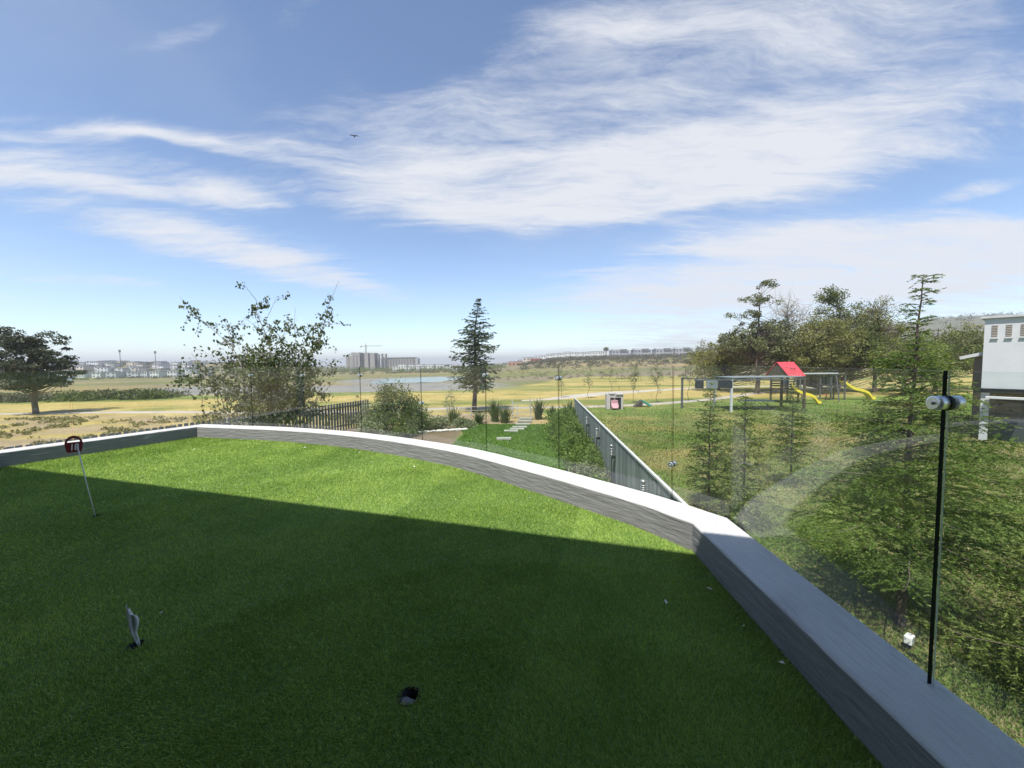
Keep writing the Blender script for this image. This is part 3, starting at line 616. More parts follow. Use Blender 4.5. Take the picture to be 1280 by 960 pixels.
# --- vase-shaped loose tree behind the curved parapet
rg = np.random.default_rng(21); m = MB(); CC, DD = [], []
def spray(P, n, s, k, lo=.25):
    for _ in range(n):
        t = lo+(1-lo)*rg.random(); j = t*(len(P)-1); j0 = min(int(j), len(P)-2); p = P[j0]+(P[j0+1]-P[j0])*(j-j0)
        e = p + rg.normal(0, s, 3)*np.array((1, 1, .8)) + np.array((0, 0, -.12)); Q = limb(m, p, e, .006, .003, rg, n=2, side=3)
        u_ = rg.random((k, 1))**.6; c = Q[0]*(1-u_) + Q[-1]*u_ + rg.normal(0, .055, (k, 3)); CC.append(c); d = rg.normal(size=(k, 3))*.6; d[:, 2] -= .7; DD.append(d)
stems = [((-2.9, .2, 7.0), 12, .02), ((-1.55, .3, 6.3), 5, .022), ((-.5, -.2, 7.3), 14, .03), ((.25, .3, 7.0), 14, .03), ((.9, .2, 6.6), 10, .022), ((2.5, -.1, 7.4), 22, .03), ((-2.7, -.2, 4.5), 12, .03), ((2.1, .4, 4.2), 12, .03), ((-2.2, .1, 3.1), 6, .02), ((1.3, .9, 5.6), 26, .03), ((-1.2, .9, 5.4), 26, .03), ((1.75, -.9, 5.2), 30, .03), ((-1.9, -.7, 5.1), 26, .03), ((-.6, .9, 6.0), 24, .03), ((.7, -.9, 5.9), 28, .03)]
TP = limb(m, (0, 0, -.1), (.1, 0, 4.9), .085, .03, rg, n=8, side=8)
for (e, n, r) in stems:
    a = TP[rg.integers(2, 6)]; P = limb(m, a, np.array(e), r, .005, rg, sag=.03, n=7, side=5); spray(P, n, .32, 15)
    for q in range(3):
        i = 3+q; b_ = P[i] + np.array((rg.normal(0, .5), rg.normal(0, .5), rg.uniform(0, .6))); P2 = limb(m, P[i], b_, .010, .004, rg, n=4, side=4); spray(P2, max(2, n//3), .25, 13)
for q in range(250):   # dense middle
    c = np.array((rg.normal(0, .95), rg.normal(0, .8), rg.uniform(1.5, 5.3))); a = TP[min(8, max(1, int(c[2]*1.3)))]; P = limb(m, a, c, .012, .004, rg, n=3, side=3); k = 26; u_ = .35+.7*rg.random((k, 1)); CC.append(P[0]*(1-u_)+P[-1]*u_+rg.normal(0, .10, (k, 3))); d = rg.normal(size=(k, 3))*.7; d[:, 2] -= .5; DD.append(d)
C = np.concatenate(CC); D = np.concatenate(DD); L = .108*rg.uniform(.6, 1.3, len(C))
plant_obj('slender_tree', 'loose olive-leaved tree with upswept bare tips behind the curved parapet', 'tree', -8.05, 12.8, leaves(C, D, L, L*.62, rg), m, LM_birch, BARKP)
# --- cedar beyond the garden
cr_, tk = conifer(8, 10.6, 4.2, 2.2, 150, .26, .10, .20, lambda t: max(.05, (1-t)**.80)*(1. if t > .34 else .8), rise=.15, droop=.05, trunk_r=.24, lean=[(0, 0), (.25, 0), (.1, 0), (.55, 0)], skip=.38, espc=.24)
plant_obj('cedar_tree', 'tall pointed dark conifer standing beyond the garden stepping slabs', 'tree', -3.6, 36.6, cr_, tk, LM_cedar)
# --- young cypresses right of the terrace
pf = lambda t: (.25+.75*math.sin(PI*min(1, .28+(1-t)*.55)))*(1-t)**.55 + .03
cr_, tk = conifer(31, 6.1, 2.15, .95, 136, .062, .0155, .042, lambda t: (min(.92, 1.34*(1-t)**1.1)*(1 if t < .6 else .8) if t < .8 else .10), rise=.35, droop=.18, trunk_r=.075, lean=[(0, 0), (.05, 0), (0, 0), (.04, 0), (.12, 0)], skip=.3, espc=.2)
CY = [(6.75, 6.55, cr_, tk, 'tallest bright green cypress with bare spire, beside the near glass joint', LM_cyp)]
cr_, tk = conifer(32, 4.0, 1.0, .55, 92, .09, .030, .055, lambda t: max(.12, (1-t)**.6), rise=.4, droop=.15, trunk_r=.045, skip=.15)
CY.append((6.05, 11.8, cr_, tk, 'slim young cypress nearest the corner of the boarded fence', LM_cyp))
cr_, tk = conifer(33, 3.9, 1.0, .3, 92, .09, .030, .055, lambda t: max(.15, (1-t)**.5), rise=.4, droop=.15, trunk_r=.045, skip=.1)
CY.append((6.35, 10.5, cr_, tk, 'yellowish young cypress standing between two darker cypresses', LM_cyp2))
cr_, tk = conifer(34, 3.8, 1.0, .9, 92, .09, .030, .055, lambda t: max(.12, (1-t)**.6), rise=.4, droop=.15, trunk_r=.045, skip=.1)
CY.append((10.1, 13.9, cr_, tk, 'dark young cypress in front of the red-roofed play tower', LM_cyp))
cr_, tk = conifer(35, 3.2, 1.65, .4, 78, .062, .0155, .045, lambda t: max(.12, (1-t)**.6), rise=.35, droop=.1, trunk_r=.05, skip=.3, espc=.22)
CY.append((7.35, 4.75, cr_, tk, 'low wide cypress with feathery pale tips below the right glass pane', LM_cyp2))
cr_, tk = conifer(37, 3.2, 1.3, .4, 60, .10, .036, .065, lambda t: max(.15, (1-t)**.55), rise=.3, droop=.1, trunk_r=.04, skip=.1)
CY.append((11.7, 12.2, cr_, tk, 'bushy cypress on the lawn before the white house', LM_cyp))
for (x, y, c, t, lab, lm) in CY: plant_obj('cypress_tree', lab, 'tree', x, y, c, t, lm, group='young cypresses on the park lawn')

# --- shrubs of the garden
def shrub(seed, rx, ry, rz, n, ls, lw=.5):
    rg = np.random.default_rng(seed); ncl = 26; C, D = [], []; m = MB()
    for i in range(ncl):
        d = rg.normal(size=3); d /= np.linalg.norm(d); d[2] = abs(d[2])*1.0-.12; c = d*np.array((rx, ry, rz))*rg.uniform(.55, .95) + np.array((0, 0, rz*.35)); k = n//ncl
        limb(m, (d[0]*.1, d[1]*.1, 0), c, .02, .006, rg, n=3, side=4)
        g_ = rg.normal(size=(k, 3))*np.array((rx, ry, rz*.8))*.19; C.append(c+g_); q = g_+rg.normal(size=(k, 3))*.2; q[:, 2] += .1; D.append(q)
    C = np.concatenate(C); D = np.concatenate(D); C[:, 2] = np.maximum(C[:, 2], .02); L = ls*rg.uniform(.6, 1.3, len(C))
    return leaves(C, D, L, L*lw, rg), m
def put_shrub(seed, x, y, r, lm, label, group=None, n=2600, ls=.13, cat='shrub', name='shrub'):
    c, t = shrub(seed, r[0], r[1], r[2], n, ls); return plant_obj(name, label, cat, x, y, c, t, lm, group=group, parts=('foliage', 'stems'))
put_shrub(1, -7.6, 25.6, (1.65, 1.6, 2.65), LM_bush, 'large rounded shrub with pale flower tips at the end of the slatted fence', n=7500, ls=.15)
put_shrub(2, -9.6, 26.6, (1.3, 1.2, 1.6), LM_silver, 'silvery shrub against the slatted fence', n=3000)
put_shrub(3, -8.9, 24.0, (1.0, .9, .9), LM_silver, 'low silvery plant at the foot of the large rounded shrub', n=2200)
for k, (x, y, r, lm, lab) in enumerate([(4.0, 27.4, (.9, 1.0, 1.25), LM_hedge, 'leafy hedge shrub at the far end of the boarded fence'), (3.35, 25.2, (1.1, 1.2, 1.3), LM_hedge, 'second hedge shrub from the far end of the boarded fence'), (2.95, 22.8, (1.15, 1.2, 1.25), LM_hedge, 'tall hedge shrub spreading onto the lawn by the boarded fence'), (3.0, 20.4, (1.1, 1.15, 1.1), LM_hedge, 'dense hedge shrub midway along the boarded fence'), (3.05, 18.2, (.95, 1.0, .95), LM_hedge, 'rounded low hedge shrub midway along the boarded fence'), (3.0, 16.2, (.85, .95, .85), LM_hedge, 'small bright hedge shrub by the boarded fence'), (2.8, 14.4, (.75, .8, .62), LM_silver, 'grey-green lavender-like plant below the boarded fence'), (2.75, 12.9, (.65, .7, .7), LM_hedge, 'last small hedge shrub before the curved parapet')]):
    put_shrub(20+k, x, y, r, lm, lab, 'hedge shrubs along the boarded fence', n=3400, ls=.12)
for k, (x, y, r, lab) in enumerate([(-6.3, 27.6, (1.1, .8, .8), 'low grey-green ground shrub right of the large rounded shrub'), (-5.2, 27.0, (1.0, .8, .7), 'low grey-green ground shrub beside the stone edging'), (-6.8, 24.3, (1.0, .8, .55), 'low straggly grey plant in front of the stone edging'), (-3.5, 27.6, (.8, .7, .55), 'small grey-green mound between two flax clumps')]):
    put_shrub(40+k, x, y, r, LM_silver if k % 2 else LM_bush, lab, 'low plants in the garden bed', n=1500, ls=.16)
def flax(seed, n, h, spread):
    rg = np.random.default_rng(seed); V, F = [], []
    for i in range(n):
        a = rg.uniform(0, 2*PI); l = rg.uniform(.1, spread); H_ = h*rg.uniform(.6, 1.1); w = .042*rg.uniform(.7, 1.3); s = np.array((-math.sin(a), math.cos(a), 0)); o = len(V)
        b0 = np.array((rg.normal(0, .1), rg.normal(0, .1), 0))
        for k in range(5):
            t = k/4; p = b0 + np.array((math.cos(a)*l*(t**1.4)*1.1, math.sin(a)*l*(t**1.4)*1.1, H_*t*(1-.18*t*l))); ww = w*(1-t**2*.95); V += [p-s*ww, p+s*ww]
        F += [(o+2*k, o+2*k+1, o+2*k+3, o+2*k+2) for k in range(4)]
    return np.array(V), np.array(F)
for k, (x, y, h, lab) in enumerate([(-4.35, 28.6, 1.35, 'spiky flax clump at the edge of the lawn mound'), (-1.4, 30.3, 1.75, 'biggest spiky flax clump left of the garden gate'), (-.6, 29.6, 1.3, 'spiky flax clump touching the garden gate post'), (2.1, 31.2, 1.7, 'spiky flax clump right of the garden gate'), (3.2, 30.6, 1.2, 'smaller spiky flax clump beside the hedge end'), (-6.9, 29.3, 1.3, 'dark spiky flax clump behind the low grey plants'), (-2.6, 29.4, .95, 'short spiky flax clump under the tall conifer'), (4.35, 28.9, 1.75, 'tall spiky flax at the end post of the boarded fence'), (5.2, 28.6, 1.45, 'spiky flax outside the end of the boarded fence')]):
    c = flax(60+k, 95, h*1.12, 1.15); t = empty('flax_plant', (x, y, tz(x, y)-.02), label=lab, cat='plant', group='flax clumps across the garden end'); link('blades', npmesh('blades', c[0], c[1], LM_flax), t)

# ------------------------------------------------------------ fences, lamps, slabs
M_fb = mat('fence_boards', (.20, .225, .22), (.145, .165, .165), 3, .75, stretch=(1, 1, .15), rnd=.28, bump=.004); M_fl = mat('slat_fence_boards', (.15, .17, .16), (.10, .115, .11), 3, .8, stretch=(1, 1, .15), rnd=.2); M_cap = mat('fence_cap', (.62, .61, .58), (.5, .49, .46), 5, .6); M_post = mat('pale_post', (.5, .48, .44), (.4, .38, .34), 4, .8)
M_lamp = mat('brushed_lamp_steel', (.42, .42, .42), (.33, .33, .33), 20, .45, metal=.8)
def board_fence(name, a, b, h, bw, gap, m1, mcap, label, cap=(.05, .07), pale=0):
    a = Vector((*a, 0)); b = Vector((*b, 0)); d = b-a; L = d.length; rz = math.atan2(d.y, d.x); z0 = GZ
    t = empty(name, (a.x, a.y, z0), rz, label, 'fence'); n = int(L/(bw+gap)); bm_ = MB().box((0, 0, h/2), (bw, .022, h)).mesh('board', m1, bevel=.004)
    rg = np.random.default_rng(int(L*10))
    for i in range(n): o = link('board', bm_, t, (bw/2+i*(bw+gap), rg.normal(0, .002), -.05)); o.scale.z = 1+rg.normal(0, .004)
    for z in (.35, h-.35): MB().box((L/2, -.04 if pale else .04, z), (L, .05, .08)).obj('rail', m1, t)
    if cap: MB().box((L/2, 0, h-.05+cap[0]/2+.01), (L, cap[1], cap[0])).obj('cap_rail', mcap, t)
    pm_ = MB().box((0, 0, h/2-.1), (.08, .08, h+.1)).mesh('post', M_post if pale else m1)
    for i in range(int(L/2.4)+1): link('post', pm_, t, (min(L-.05, .05+i*2.4), .065 if pale else .1, 0))
    return t
board_fence('boarded_fence', (4.54, 28.2), (3.13, 6.2), 2.02, .14, .022, M_fb, M_cap, 'grey-green boarded fence with pale cap rail between garden and park lawn')
board_fence('slatted_fence', (-19.4, 9.0), (-10.9, 29.8), 2.0, .17, .075, M_fl, M_cap, 'dark slatted fence with open gaps behind the loose olive-leaved tree', cap=None, pale=1)
for k, yy in enumerate((9.3, 13.3, 16.6, 20.0)):
    x = 4.54 + (yy-28.2)*(1.41/22.0) - .16; 
    t = empty('louvre_lamp', (x, yy, GZ), label=['stainless louvred post lamp closest to the terrace on the boarded fence', 'second louvred post lamp from the terrace on the boarded fence', 'third louvred post lamp from the terrace on the boarded fence', 'louvred post lamp furthest from the terrace on the boarded fence'][k], cat='lamp', group='louvred lamps along the boarded fence')
    MB().tube([(0, 0, -.05), (0, 0, 1.5)], .022, 8).obj('post', M_dk, t); m = MB(); t.scale = (.8, .8, .93); prof = [(.005, 1.93), (.05, 1.925), (.085, 1.90), (.09, 1.86), (.05, 1.85)]; m.lathe((0, 0, 0), prof, 18); m.obj('cap', M_lamp, t, smooth=True)
    for q in range(5): MB().lathe((0, 0, 1.55+q*.058), [(.05, 0), (.085, -.012), (.088, 0), (.05, .028), (.05, 0)], 18).obj('louvre', M_lamp, t, smooth=True)
    MB().tube([(0, 0, 1.48), (0, 0, 1.86)], .048, 14).obj('diffuser', mat('frosted_tube', (.5, .5, .47), None, 10, .4), t)
    MB().box((.09, 0, 1.45), (.16, .06, .1)).obj('bracket', M_dk, t)
M_slab = mat('pale_slab', (.38, .37, .33), (.26, .26, .22), 4, .85, coord='World')
for k, (x, y, w) in enumerate([(-.5, 22.0, .9), (-.1, 24.3, .95), (.3, 25.7, 1.05), (.5, 27.0, 1.1), (.75, 28.4, 1.15), (.95, 29.8, 1.2), (1.1, 31.0, 1.2)]):
    o = MB().box((0, 0, 0), (w*.92, .36, .12)).obj('stepping_slab', M_slab, loc=(x, y, tz(x, y)+.05+.02*max(0, y-27)), rz=.06*math.sin(k*2.3), bevel=.012); tag(o, 'pale concrete stepping slab leading across the lawn to the garden gate', 'slab', 'stepping slabs to the garden gate')
M_stone = mat('pale_stone', (.58, .55, .49), (.42, .4, .36), 5, .9, bump=.01)
rg = np.random.default_rng(77)
def stone(s):
    bm = bmesh.new(); bmesh.ops.create_icosphere(bm, subdivisions=2, radius=s); 
    for v in bm.verts: v.co *= rg.uniform(.85, 1.12); v.co.z *= .5; v.co.x *= 1.5
    me = bpy.data.meshes.new('edging_stone'); bm.to_mesh(me); bm.free(); me.materials.append(M_stone); return me
for k in range(13):
    t = k/12; x = -8.2+4.9*t; y = 24.6+.9*math.sin(t*2.2)+.9*t; o = link('edging_stone', stone(.16+.07*rg.random()), loc=(x, y, tz(x, y)+.06), rz=rg.random()*.6); tag(o, 'pale rounded stone edging the planted garden bed', 'stone', 'stones edging the garden bed')
# light post-and-rail fence closing the far end of the garden
t = empty('rail_fence', (-10.9, 30.2, GZ), math.atan2(1.5, 11.5), 'thin pale post and rail fence closing the far end of the garden', 'fence')
for i in range(7): MB().box((i*1.9+.03, 0, .55), (.06, .06, 1.2)).obj('post', M_post, t)
for z in (.45, .8, 1.1): MB().box((5.75, .0, z), (11.5, .03, .035)).obj('rail', M_post, t)
t = empty('garden_gate', (.75, 32.1, GZ+.1), .1, 'pale slim garden gate posts and rails behind the stepping slabs', 'gate')
for x in (-.75, .75): MB().box((x, 0, .7), (.08, .08, 1.5)).obj('gate_post', M_post, t)
for z in (.35, .75, 1.15): MB().box((0, 0, z), (1.42, .03, .05)).obj('gate_rail', M_post, t)
# white spotlight box on the grass near the tallest cypress
t = empty('garden_spotlight', (6.35, 6.0, tz(6.35, 6.0)), .5, 'small white spotlight box on the grass under the tallest cypress', 'light')
MB().box((0, 0, .16), (.16, .10, .13)).obj('housing', M_wh, t, bevel=.012); MB().box((0, -.053, .16), (.13, .006, .10)).obj('lens', M_glass, t); MB().tube([(0, 0, -.05), (0, 0, .1)], .012, 8).obj('spike', M_dk, t)

# grass on the park lawn near the terrace and on the garden lawn
rg = np.random.default_rng(5)
def grassfield(n, f, h, w, lm, label, name='grass'):
    V, F = blades(f[0], terrain(f[0][:, 0], f[0][:, 1])-.005, h, w, rg, 1.2); tag(link(name, npmesh(name, V, F, lm)), label, 'grass', kind='stuff')
n = 300000; yy = 3+rg.random(n)**1.7*38; xx = 2.5 + rg.random(n)*(yy*1.35+2); okk = (xx > 3.13+.33+(yy-6.2)*.064); xy = np.c_[xx, yy][okk]
d_ = np.hypot(xy[:, 0], xy[:, 1])
pm_ = fbm(xy[:, 0]/2.6, xy[:, 1]/2.6, 90); isdry = pm_+rg.normal(0, .07, len(pm_)) + .04*(1-sst(xy[:, 1], 8, 14)) > .465; keep = rg.random(len(pm_)) > sst(xy[:, 1], 20, 40)*.9; isdry = isdry & keep; isgrn = ~isdry & keep
LM_lawn = leafmat('lawn_grass', (.06, .10, .018), (.17, .21, .05), .25); 
for sel, lm, lab in ((isgrn, LM_lawn, 'mown green grass of the park lawn'), (isdry, LM_dry, 'dry yellow grass patches of the park lawn')):
    q = xy[sel]; dq = d_[sel]; grassfield(0, (q,), .05+.0015*dq, .008+.0016*dq, lm, lab)
n = 90000; xx = rg.uniform(-4.2, 4.3, n); yy = rg.uniform(9, 31, n); okk = inpoly(xx, yy, GARDEN) & (xx > -3.3-.2*np.sin(yy)); xy = np.c_[xx, yy][okk]; d_ = np.hypot(xy[:, 0], xy[:, 1])
grassfield(0, (xy,), .05+.001*d_, .012+.0016*d_, leafmat('garden_lawn_grass', (.05, .12, .012), (.13, .23, .035), .25), 'bright green garden lawn grass')

# ------------------------------------------------------------ trees of the park
def park(kind, label, x, y, lm, bark=BARK, **k):
    c, t = broad(**k); return plant_obj(kind, label, 'tree', x, y, c, t, lm, bark, group='tall trees behind the playground')
park('pine_tree', 'tall tiered pine with open pale clumps left of the bare grey tree', 32.9, 52, LM_pine, seed=41, H=15.6, blobs=[(0, 0, 6.8, 5.4, 4.8, 3.0, 1.2), (.4, 0, 12.3, 2.6, 2.4, .9, .14), (-1.6, 0, 10.6, 2.6, 2.2, .5, .14), (.6, 0, 14.6, 1.4, 1.2, .7, .07), (-3.2, 0, 6.8, 2.6, 2.4, 1.6, .4), (2.5, 0, 8.6, 2.6, 2.5, 1.4, .3)], ncl=240, clr=.66, nl=66, ls=.25, trunk_r=.30, base=3, flat=.65)
park('bare_tree', 'leafless grey tree between the tiered pine and the green round crown', 38.2, 54, LM_olive, BARKP, seed=42, H=14.6, blobs=[(0, 0, 10.5, 3.0, 2.8, 3.2, 1)], ncl=80, clr=1.0, nl=12, ls=.18, trunk_r=.22, base=6.5, bare=72, twig=.045)
park('olive_tree', 'olive-brown bushy tree behind the red play tower roof', 39.8, 50, LM_olive, seed=43, H=11.4, blobs=[(0, 0, 6.5, 4.6, 4.2, 3.6, 1), (-2, 0, 4.6, 3.4, 3.2, 2.4, .6)], ncl=230, clr=.9, nl=85, ls=.22, trunk_r=.26, base=2.5, bare=14, twig=.03)
park('round_tree', 'green round-crowned tree with dark tuft on top behind the playground', 44.6, 53, LM_green, seed=44, H=13.6, blobs=[(0, 0, 8.0, 5.0, 4, 4.2, 1), (-1.3, 0, 13, 1.3, 1.3, 1.0, .13), (1.6, 0, 6, 4.2, 3.2, 3, .6)], ncl=260, clr=.95, nl=95, ls=.23, trunk_r=.3, base=3, twig=.03)
park('thin_tree', 'half-bare brownish tree with fine twigs behind the right yellow slide', 49.6, 53, LM_olive, seed=45, H=13.6, blobs=[(0, 0, 9.6, 3.8, 3.4, 3.2, 1), (.8, 0, 6.5, 4, 3.5, 2.6, .7)], ncl=220, clr=.9, nl=70, ls=.20, trunk_r=.25, base=4, bare=52, twig=.04)
park('feathery_tree', 'yellow-green feathery tree low behind the right yellow slide', 48.0, 47.5, LM_cyp2, seed=46, H=9.2, blobs=[(0, 0, 5.0, 4.0, 3.6, 3.2, 1), (3.4, 0, 4.2, 3.2, 3, 2.6, .7)], ncl=140, clr=.85, nl=80, ls=.20, trunk_r=.22, base=1.8, bare=10, twig=.03)
park('bushy_tree', 'dense mid-green tree left of the white house', 58.0, 53, LM_green, seed=47, H=10.6, blobs=[(0, 0, 6.0, 4.4, 4, 3.6, 1), (-3, 0, 4.5, 3.4, 3, 2.6, .6), (4, 0, 5.5, 4, 3.4, 3.2, .8)], ncl=160, clr=1.0, nl=85, ls=.24, trunk_r=.26, base=2, twig=.03)
park('shade_tree', 'brown-green tree directly behind the white house edge', 68.0, 57, LM_olive, seed=48, H=11.4, blobs=[(0, 0, 6.5, 4.6, 4, 3.8, 1)], ncl=120, clr=1.0, nl=85, ls=.24, trunk_r=.26, base=2.5, twig=.03)
park('low_tree', 'low olive bushy tree filling the gap behind the grey pergola', 30.5, 57, LM_olive, seed=49, H=9.4, blobs=[(0, 0, 4.6, 4.6, 4, 3.6, 1), (6, 0, 5.4, 4.6, 3.6, 4.0, 1)], ncl=230, clr=.95, nl=80, ls=.24, trunk_r=.22, base=1.2, twig=.03)
park('low_tree', 'wide olive bushy tree mass behind the monkey bars', 42.2, 57, LM_olive, seed=50, H=10, blobs=[(0, 0, 5.2, 5, 4, 4.0, 1), (7, 0, 5.4, 5, 3.6, 4.0, 1), (13, 0, 4.6, 4, 3.6, 3.6, .7)], ncl=300, clr=.95, nl=80, ls=.24, trunk_r=.22, base=1.2, twig=.03)
def sapling(seed, x, y, H, n, lm, label):
    rg = np.random.default_rng(seed); m = MB(); TP = limb(m, (0, 0, -.05), (rg.normal(0, .15), 0, H), .03, .008, rg, n=7, side=5); C, D = [], []
    for i in range(n):
        t = .35+.65*rg.random(); j = t*(len(TP)-1); p = TP[min(int(j), len(TP)-1)]; e = p+rg.normal(0, .42, 3)*(1.15-.5*t)+np.array((0, 0, .22)); limb(m, p, e, .012, .004, rg, n=2, side=3)
        k = 14; C.append(e+rg.normal(0, .14, (k, 3))); D.append(rg.normal(size=(k, 3)))
    C = np.concatenate(C); D = np.concatenate(D); L = .13*rg.uniform(.6, 1.3, len(C))
    plant_obj('sapling', label, 'tree', x, y, leaves(C, D, L, L*.55, rg), m, lm, group='young trees along the cart path')
for k, (x, y, H, n, lm, lab) in enumerate([(9.6, 48.3, 4.2, 34, LM_silver, 'young grey-leaved tree behind the boarded fence end'), (12.1, 47.6, 4.3, 10, LM_olive, 'nearly bare thin sapling behind the pink playhouse'), (13.3, 42.4, 4.6, 40, LM_green, 'young leafy tree behind the green toy slide'), (16.0, 42.4, 4.2, 34, LM_bush, 'young sparse tree right of the green toy slide'), (19.9, 43.4, 6.0, 44, LM_green, 'taller young tree at the lawn edge before the grey pergola'), (18.9, 36.5, 4.0, 44, LM_bush, 'young leafy tree beside the dark hanging panels'), (6.4, 49.5, 3.4, 30, LM_silver, 'small grey shrub-like sapling by the sand path'), (-5.1, 31.6, 2.6, 20, LM_silver, 'thin wispy sapling inside the rail fence')]):
    sapling(80+k, x, y, H, n, lm, lab)

# ------------------------------------------------------------ playground
M_steel = mat('grey_steel', (.15, .155, .16), (.10, .105, .11), 8, .5, metal=.4); M_pale = mat('pale_steel', (.55, .56, .57), (.45, .46, .47), 8, .5); M_brown = mat('dark_timber', (.09, .07, .055), (.05, .04, .032), 4, .8, stretch=(1, 1, .2)); M_yel = mat('yellow_plastic', (.82, .66, .06), (.74, .56, .05), 3, .4); M_rr = mat('red_roof_panel', (.58, .07, .09), (.46, .05, .065), 2, .5); M_pnl = mat('dark_panel', (.03, .035, .04), (.02, .022, .026), 3, .5); M_canvas = mat('grey_canvas', (.20, .22, .24), (.15, .17, .185), 1, .8); M_blue = mat('blue_plastic', (.06, .12, .22), (.04, .09, .17), 3, .4); M_dgrn = mat('dark_green_panel', (.02, .06, .045), (.015, .045, .035), 3, .6)
t = empty('pergola', (19.4, 34.2, tz(19.4, 34.2)), -.03, 'grey open pergola with flat sheet and dark hanging panels over a pale table', 'pergola')
for x, y, mm in ((0, 0, M_pale), (6.3, 0, M_brown), (0, 3, M_pale), (6.3, 3, M_brown), (-3.1, 3, M_steel)): MB().box((x, y, 1.4), (.16, .16, 2.95)).obj('post', mm, t)
for y in (0, 3): MB().box((1.6, y, 2.86), (9.7, .10, .12)).obj('beam', M_steel, t)
for x in (-3.1, 0, 6.3): MB().box((x, 1.5, 2.97), (.1, 3.1, .1)).obj('cross_beam', M_steel, t)
MB().box((3.15, 1.5, 3.05), (6.4, 3.2, .04)).obj('canvas_sheet', M_canvas, t)
for x, w, mm in ((-2.85, .75, M_pnl), (-1.75, 1.0, M_canvas), (-.55, 1.15, M_pnl)): MB().box((x, -.08, 2.48), (w, .05, .68)).obj('hanging_panel', mm, t, bevel=.01)
t = empty('table', (22.7, 36.0, tz(22.7, 36)), -.05, 'pale long table with crossed legs under the grey pergola', 'table')
MB().box((0, 0, .82), (2.7, 1.3, .06)).obj('table_top', M_pale, t, bevel=.01)
for x in (-1.05, 1.05):
    m = MB(); m.tube([(x-.35, -.4, 0), (x+.35, .4, .8)], .035, 6); m.tube([(x+.35, -.4, 0), (x-.35, .4, .8)], .035, 6); m.obj('leg', M_steel, t)
def slide(parent, x0, z0, x1, z1, w=.5, y0=0., y1=-.6):
    m = MB(); n = 10; P = []
    for i in range(n+1):
        s = i/n; x = x0+(x1-x0)*s; y = y0+(y1-y0)*s; z = z0+(z1-z0)*(s + .10*math.sin(2*PI*s)) if s < .9 else z1+.0*(1-s)+(z0-z1)*.02
        P.append((x, y, z))
    d = Vector((x1-x0, y1-y0, 0)).normalized(); s_ = Vector((-d.y, d.x, 0)); V = []
    for p in P:
        p = Vector(p)
        for (o, h) in ((-w/2-.06, .0), (-w/2-.06, .28), (-w/2, .28), (-w/2, .06), (w/2, .06), (w/2, .28), (w/2+.06, .28), (w/2+.06, .0)): V.append(tuple(p+s_*o+Vector((0, 0, h))))
    F = [(i*8+k, i*8+(k+1) % 8, (i+1)*8+(k+1) % 8, (i+1)*8+k) for i in range(n) for k in range(8)] + [tuple(range(8)), tuple(range(n*8+7, n*8-1, -1))]
    m.poly(V, F).obj('slide', M_yel, parent, smooth=False)
t = empty('play_tower', (29.0, 41.2, tz(29, 41.2)), .0, 'wooden play tower with bright red pitched roof and yellow slide', 'play tower')
for x in (-.9, .9):
    for y in (-.8, .8): MB().box((x, y, 1.45), (.14, .14, 3.0)).obj('post', M_brown, t)
MB().box((0, 0, 1.45), (2.0, 1.8, .1)).obj('platform', M_brown, t)
for y in (-.83, .83):
    for z in (1.75, 2.0, 2.25): MB().box((0, y, z), (1.9, .04, .14)).obj('railing_board', M_blue if z > 2 else M_brown, t)
rf = empty('roof', (0, 0, 2.85), .22); rf.parent = t
for s in (-1, 1):
    o = MB().box((0, s*.72, .72), (2.15, 2.02, .05), rx=-s*.80).obj('roof_panel', M_rr, rf)
m = MB(); 
for x, y, l, a in ((-.3, -.5, .5, .5), (-.1, -.62, .4, -.6), (.15, -.8, .35, .1), (.35, -.66, .45, 1.1), (.3, -.98, .3, .2)):
    m.box((x, y-.025, 1.44+(y+.0)*1.03+.02), (l, .10, .012), rz=a, rx=.80)
m.obj('roof_emblem', M_brown, rf)
for x in (-1.0, 1.0):
    m = MB(); m.poly([(x, -1.3, .08), (x, 1.3, .08), (x, 0, 1.38)], [(0, 1, 2)]); m.obj('gable', M_brown, rf)
slide(t, .1, 1.75, 2.4, .05, .8, -.8, -1.8)
t = empty('swing_frame', (32.9, 41.6, tz(33, 41.6)), .02, 'grey monkey-bar frame with hanging swings right of the red-roofed tower', 'swing')
MB().box((0, 0, 3.05), (4.2, .12, .12)).obj('top_beam', M_pale, t); MB().box((0, .7, 3.05), (4.2, .1, .1)).obj('top_beam', M_pale, t)
for i in range(8): MB().box((-1.9+i*.54, .35, 3.05), (.05, .7, .05)).obj('rung', M_pale, t)
for x in (-2.0, 2.0):
    for y in (-.3, 1.0): m = MB(); m.tube([(x, y*1.4, 0), (x, .35+(y-.35)*.4, 3.0)], .06, 8); m.obj('leg', M_steel, t)
for x, mm in ((-1.2, M_rr), (-.2, M_dgrn), (.9, M_rr)):
    m = MB(); m.tube([(x-.2, .1, .75), (x-.2, .1, 3.0)], .015, 5); m.tube([(x+.2, .1, .75), (x+.2, .1, 3.0)], .015, 5); m.obj('rope', M_steel, t)
    MB().box((x, .1, .72), (.5, .25, .06)).obj('seat', mm, t)
t = empty('play_tower', (36.1, 43.6, tz(36.1, 43.6)), .05, 'grey-posted play platform with long yellow slide to the right of the swings', 'play tower')
for x in (-.8, .8):
    for y in (-.7, .7): MB().box((x, y, 1.4), (.12, .12, 2.9)).obj('post', M_steel, t)
MB().box((0, 0, 1.6), (1.8, 1.6, .1)).obj('platform', M_brown, t); MB().box((0, .73, 2.2), (1.7, .05, .7)).obj('back_panel', M_dgrn, t); MB().box((0, 0, 2.9), (1.9, 1.7, .06)).obj('top_frame', M_steel, t)
slide(t, .9, 1.95, 3.9, .05, .85, -.2, -.9)
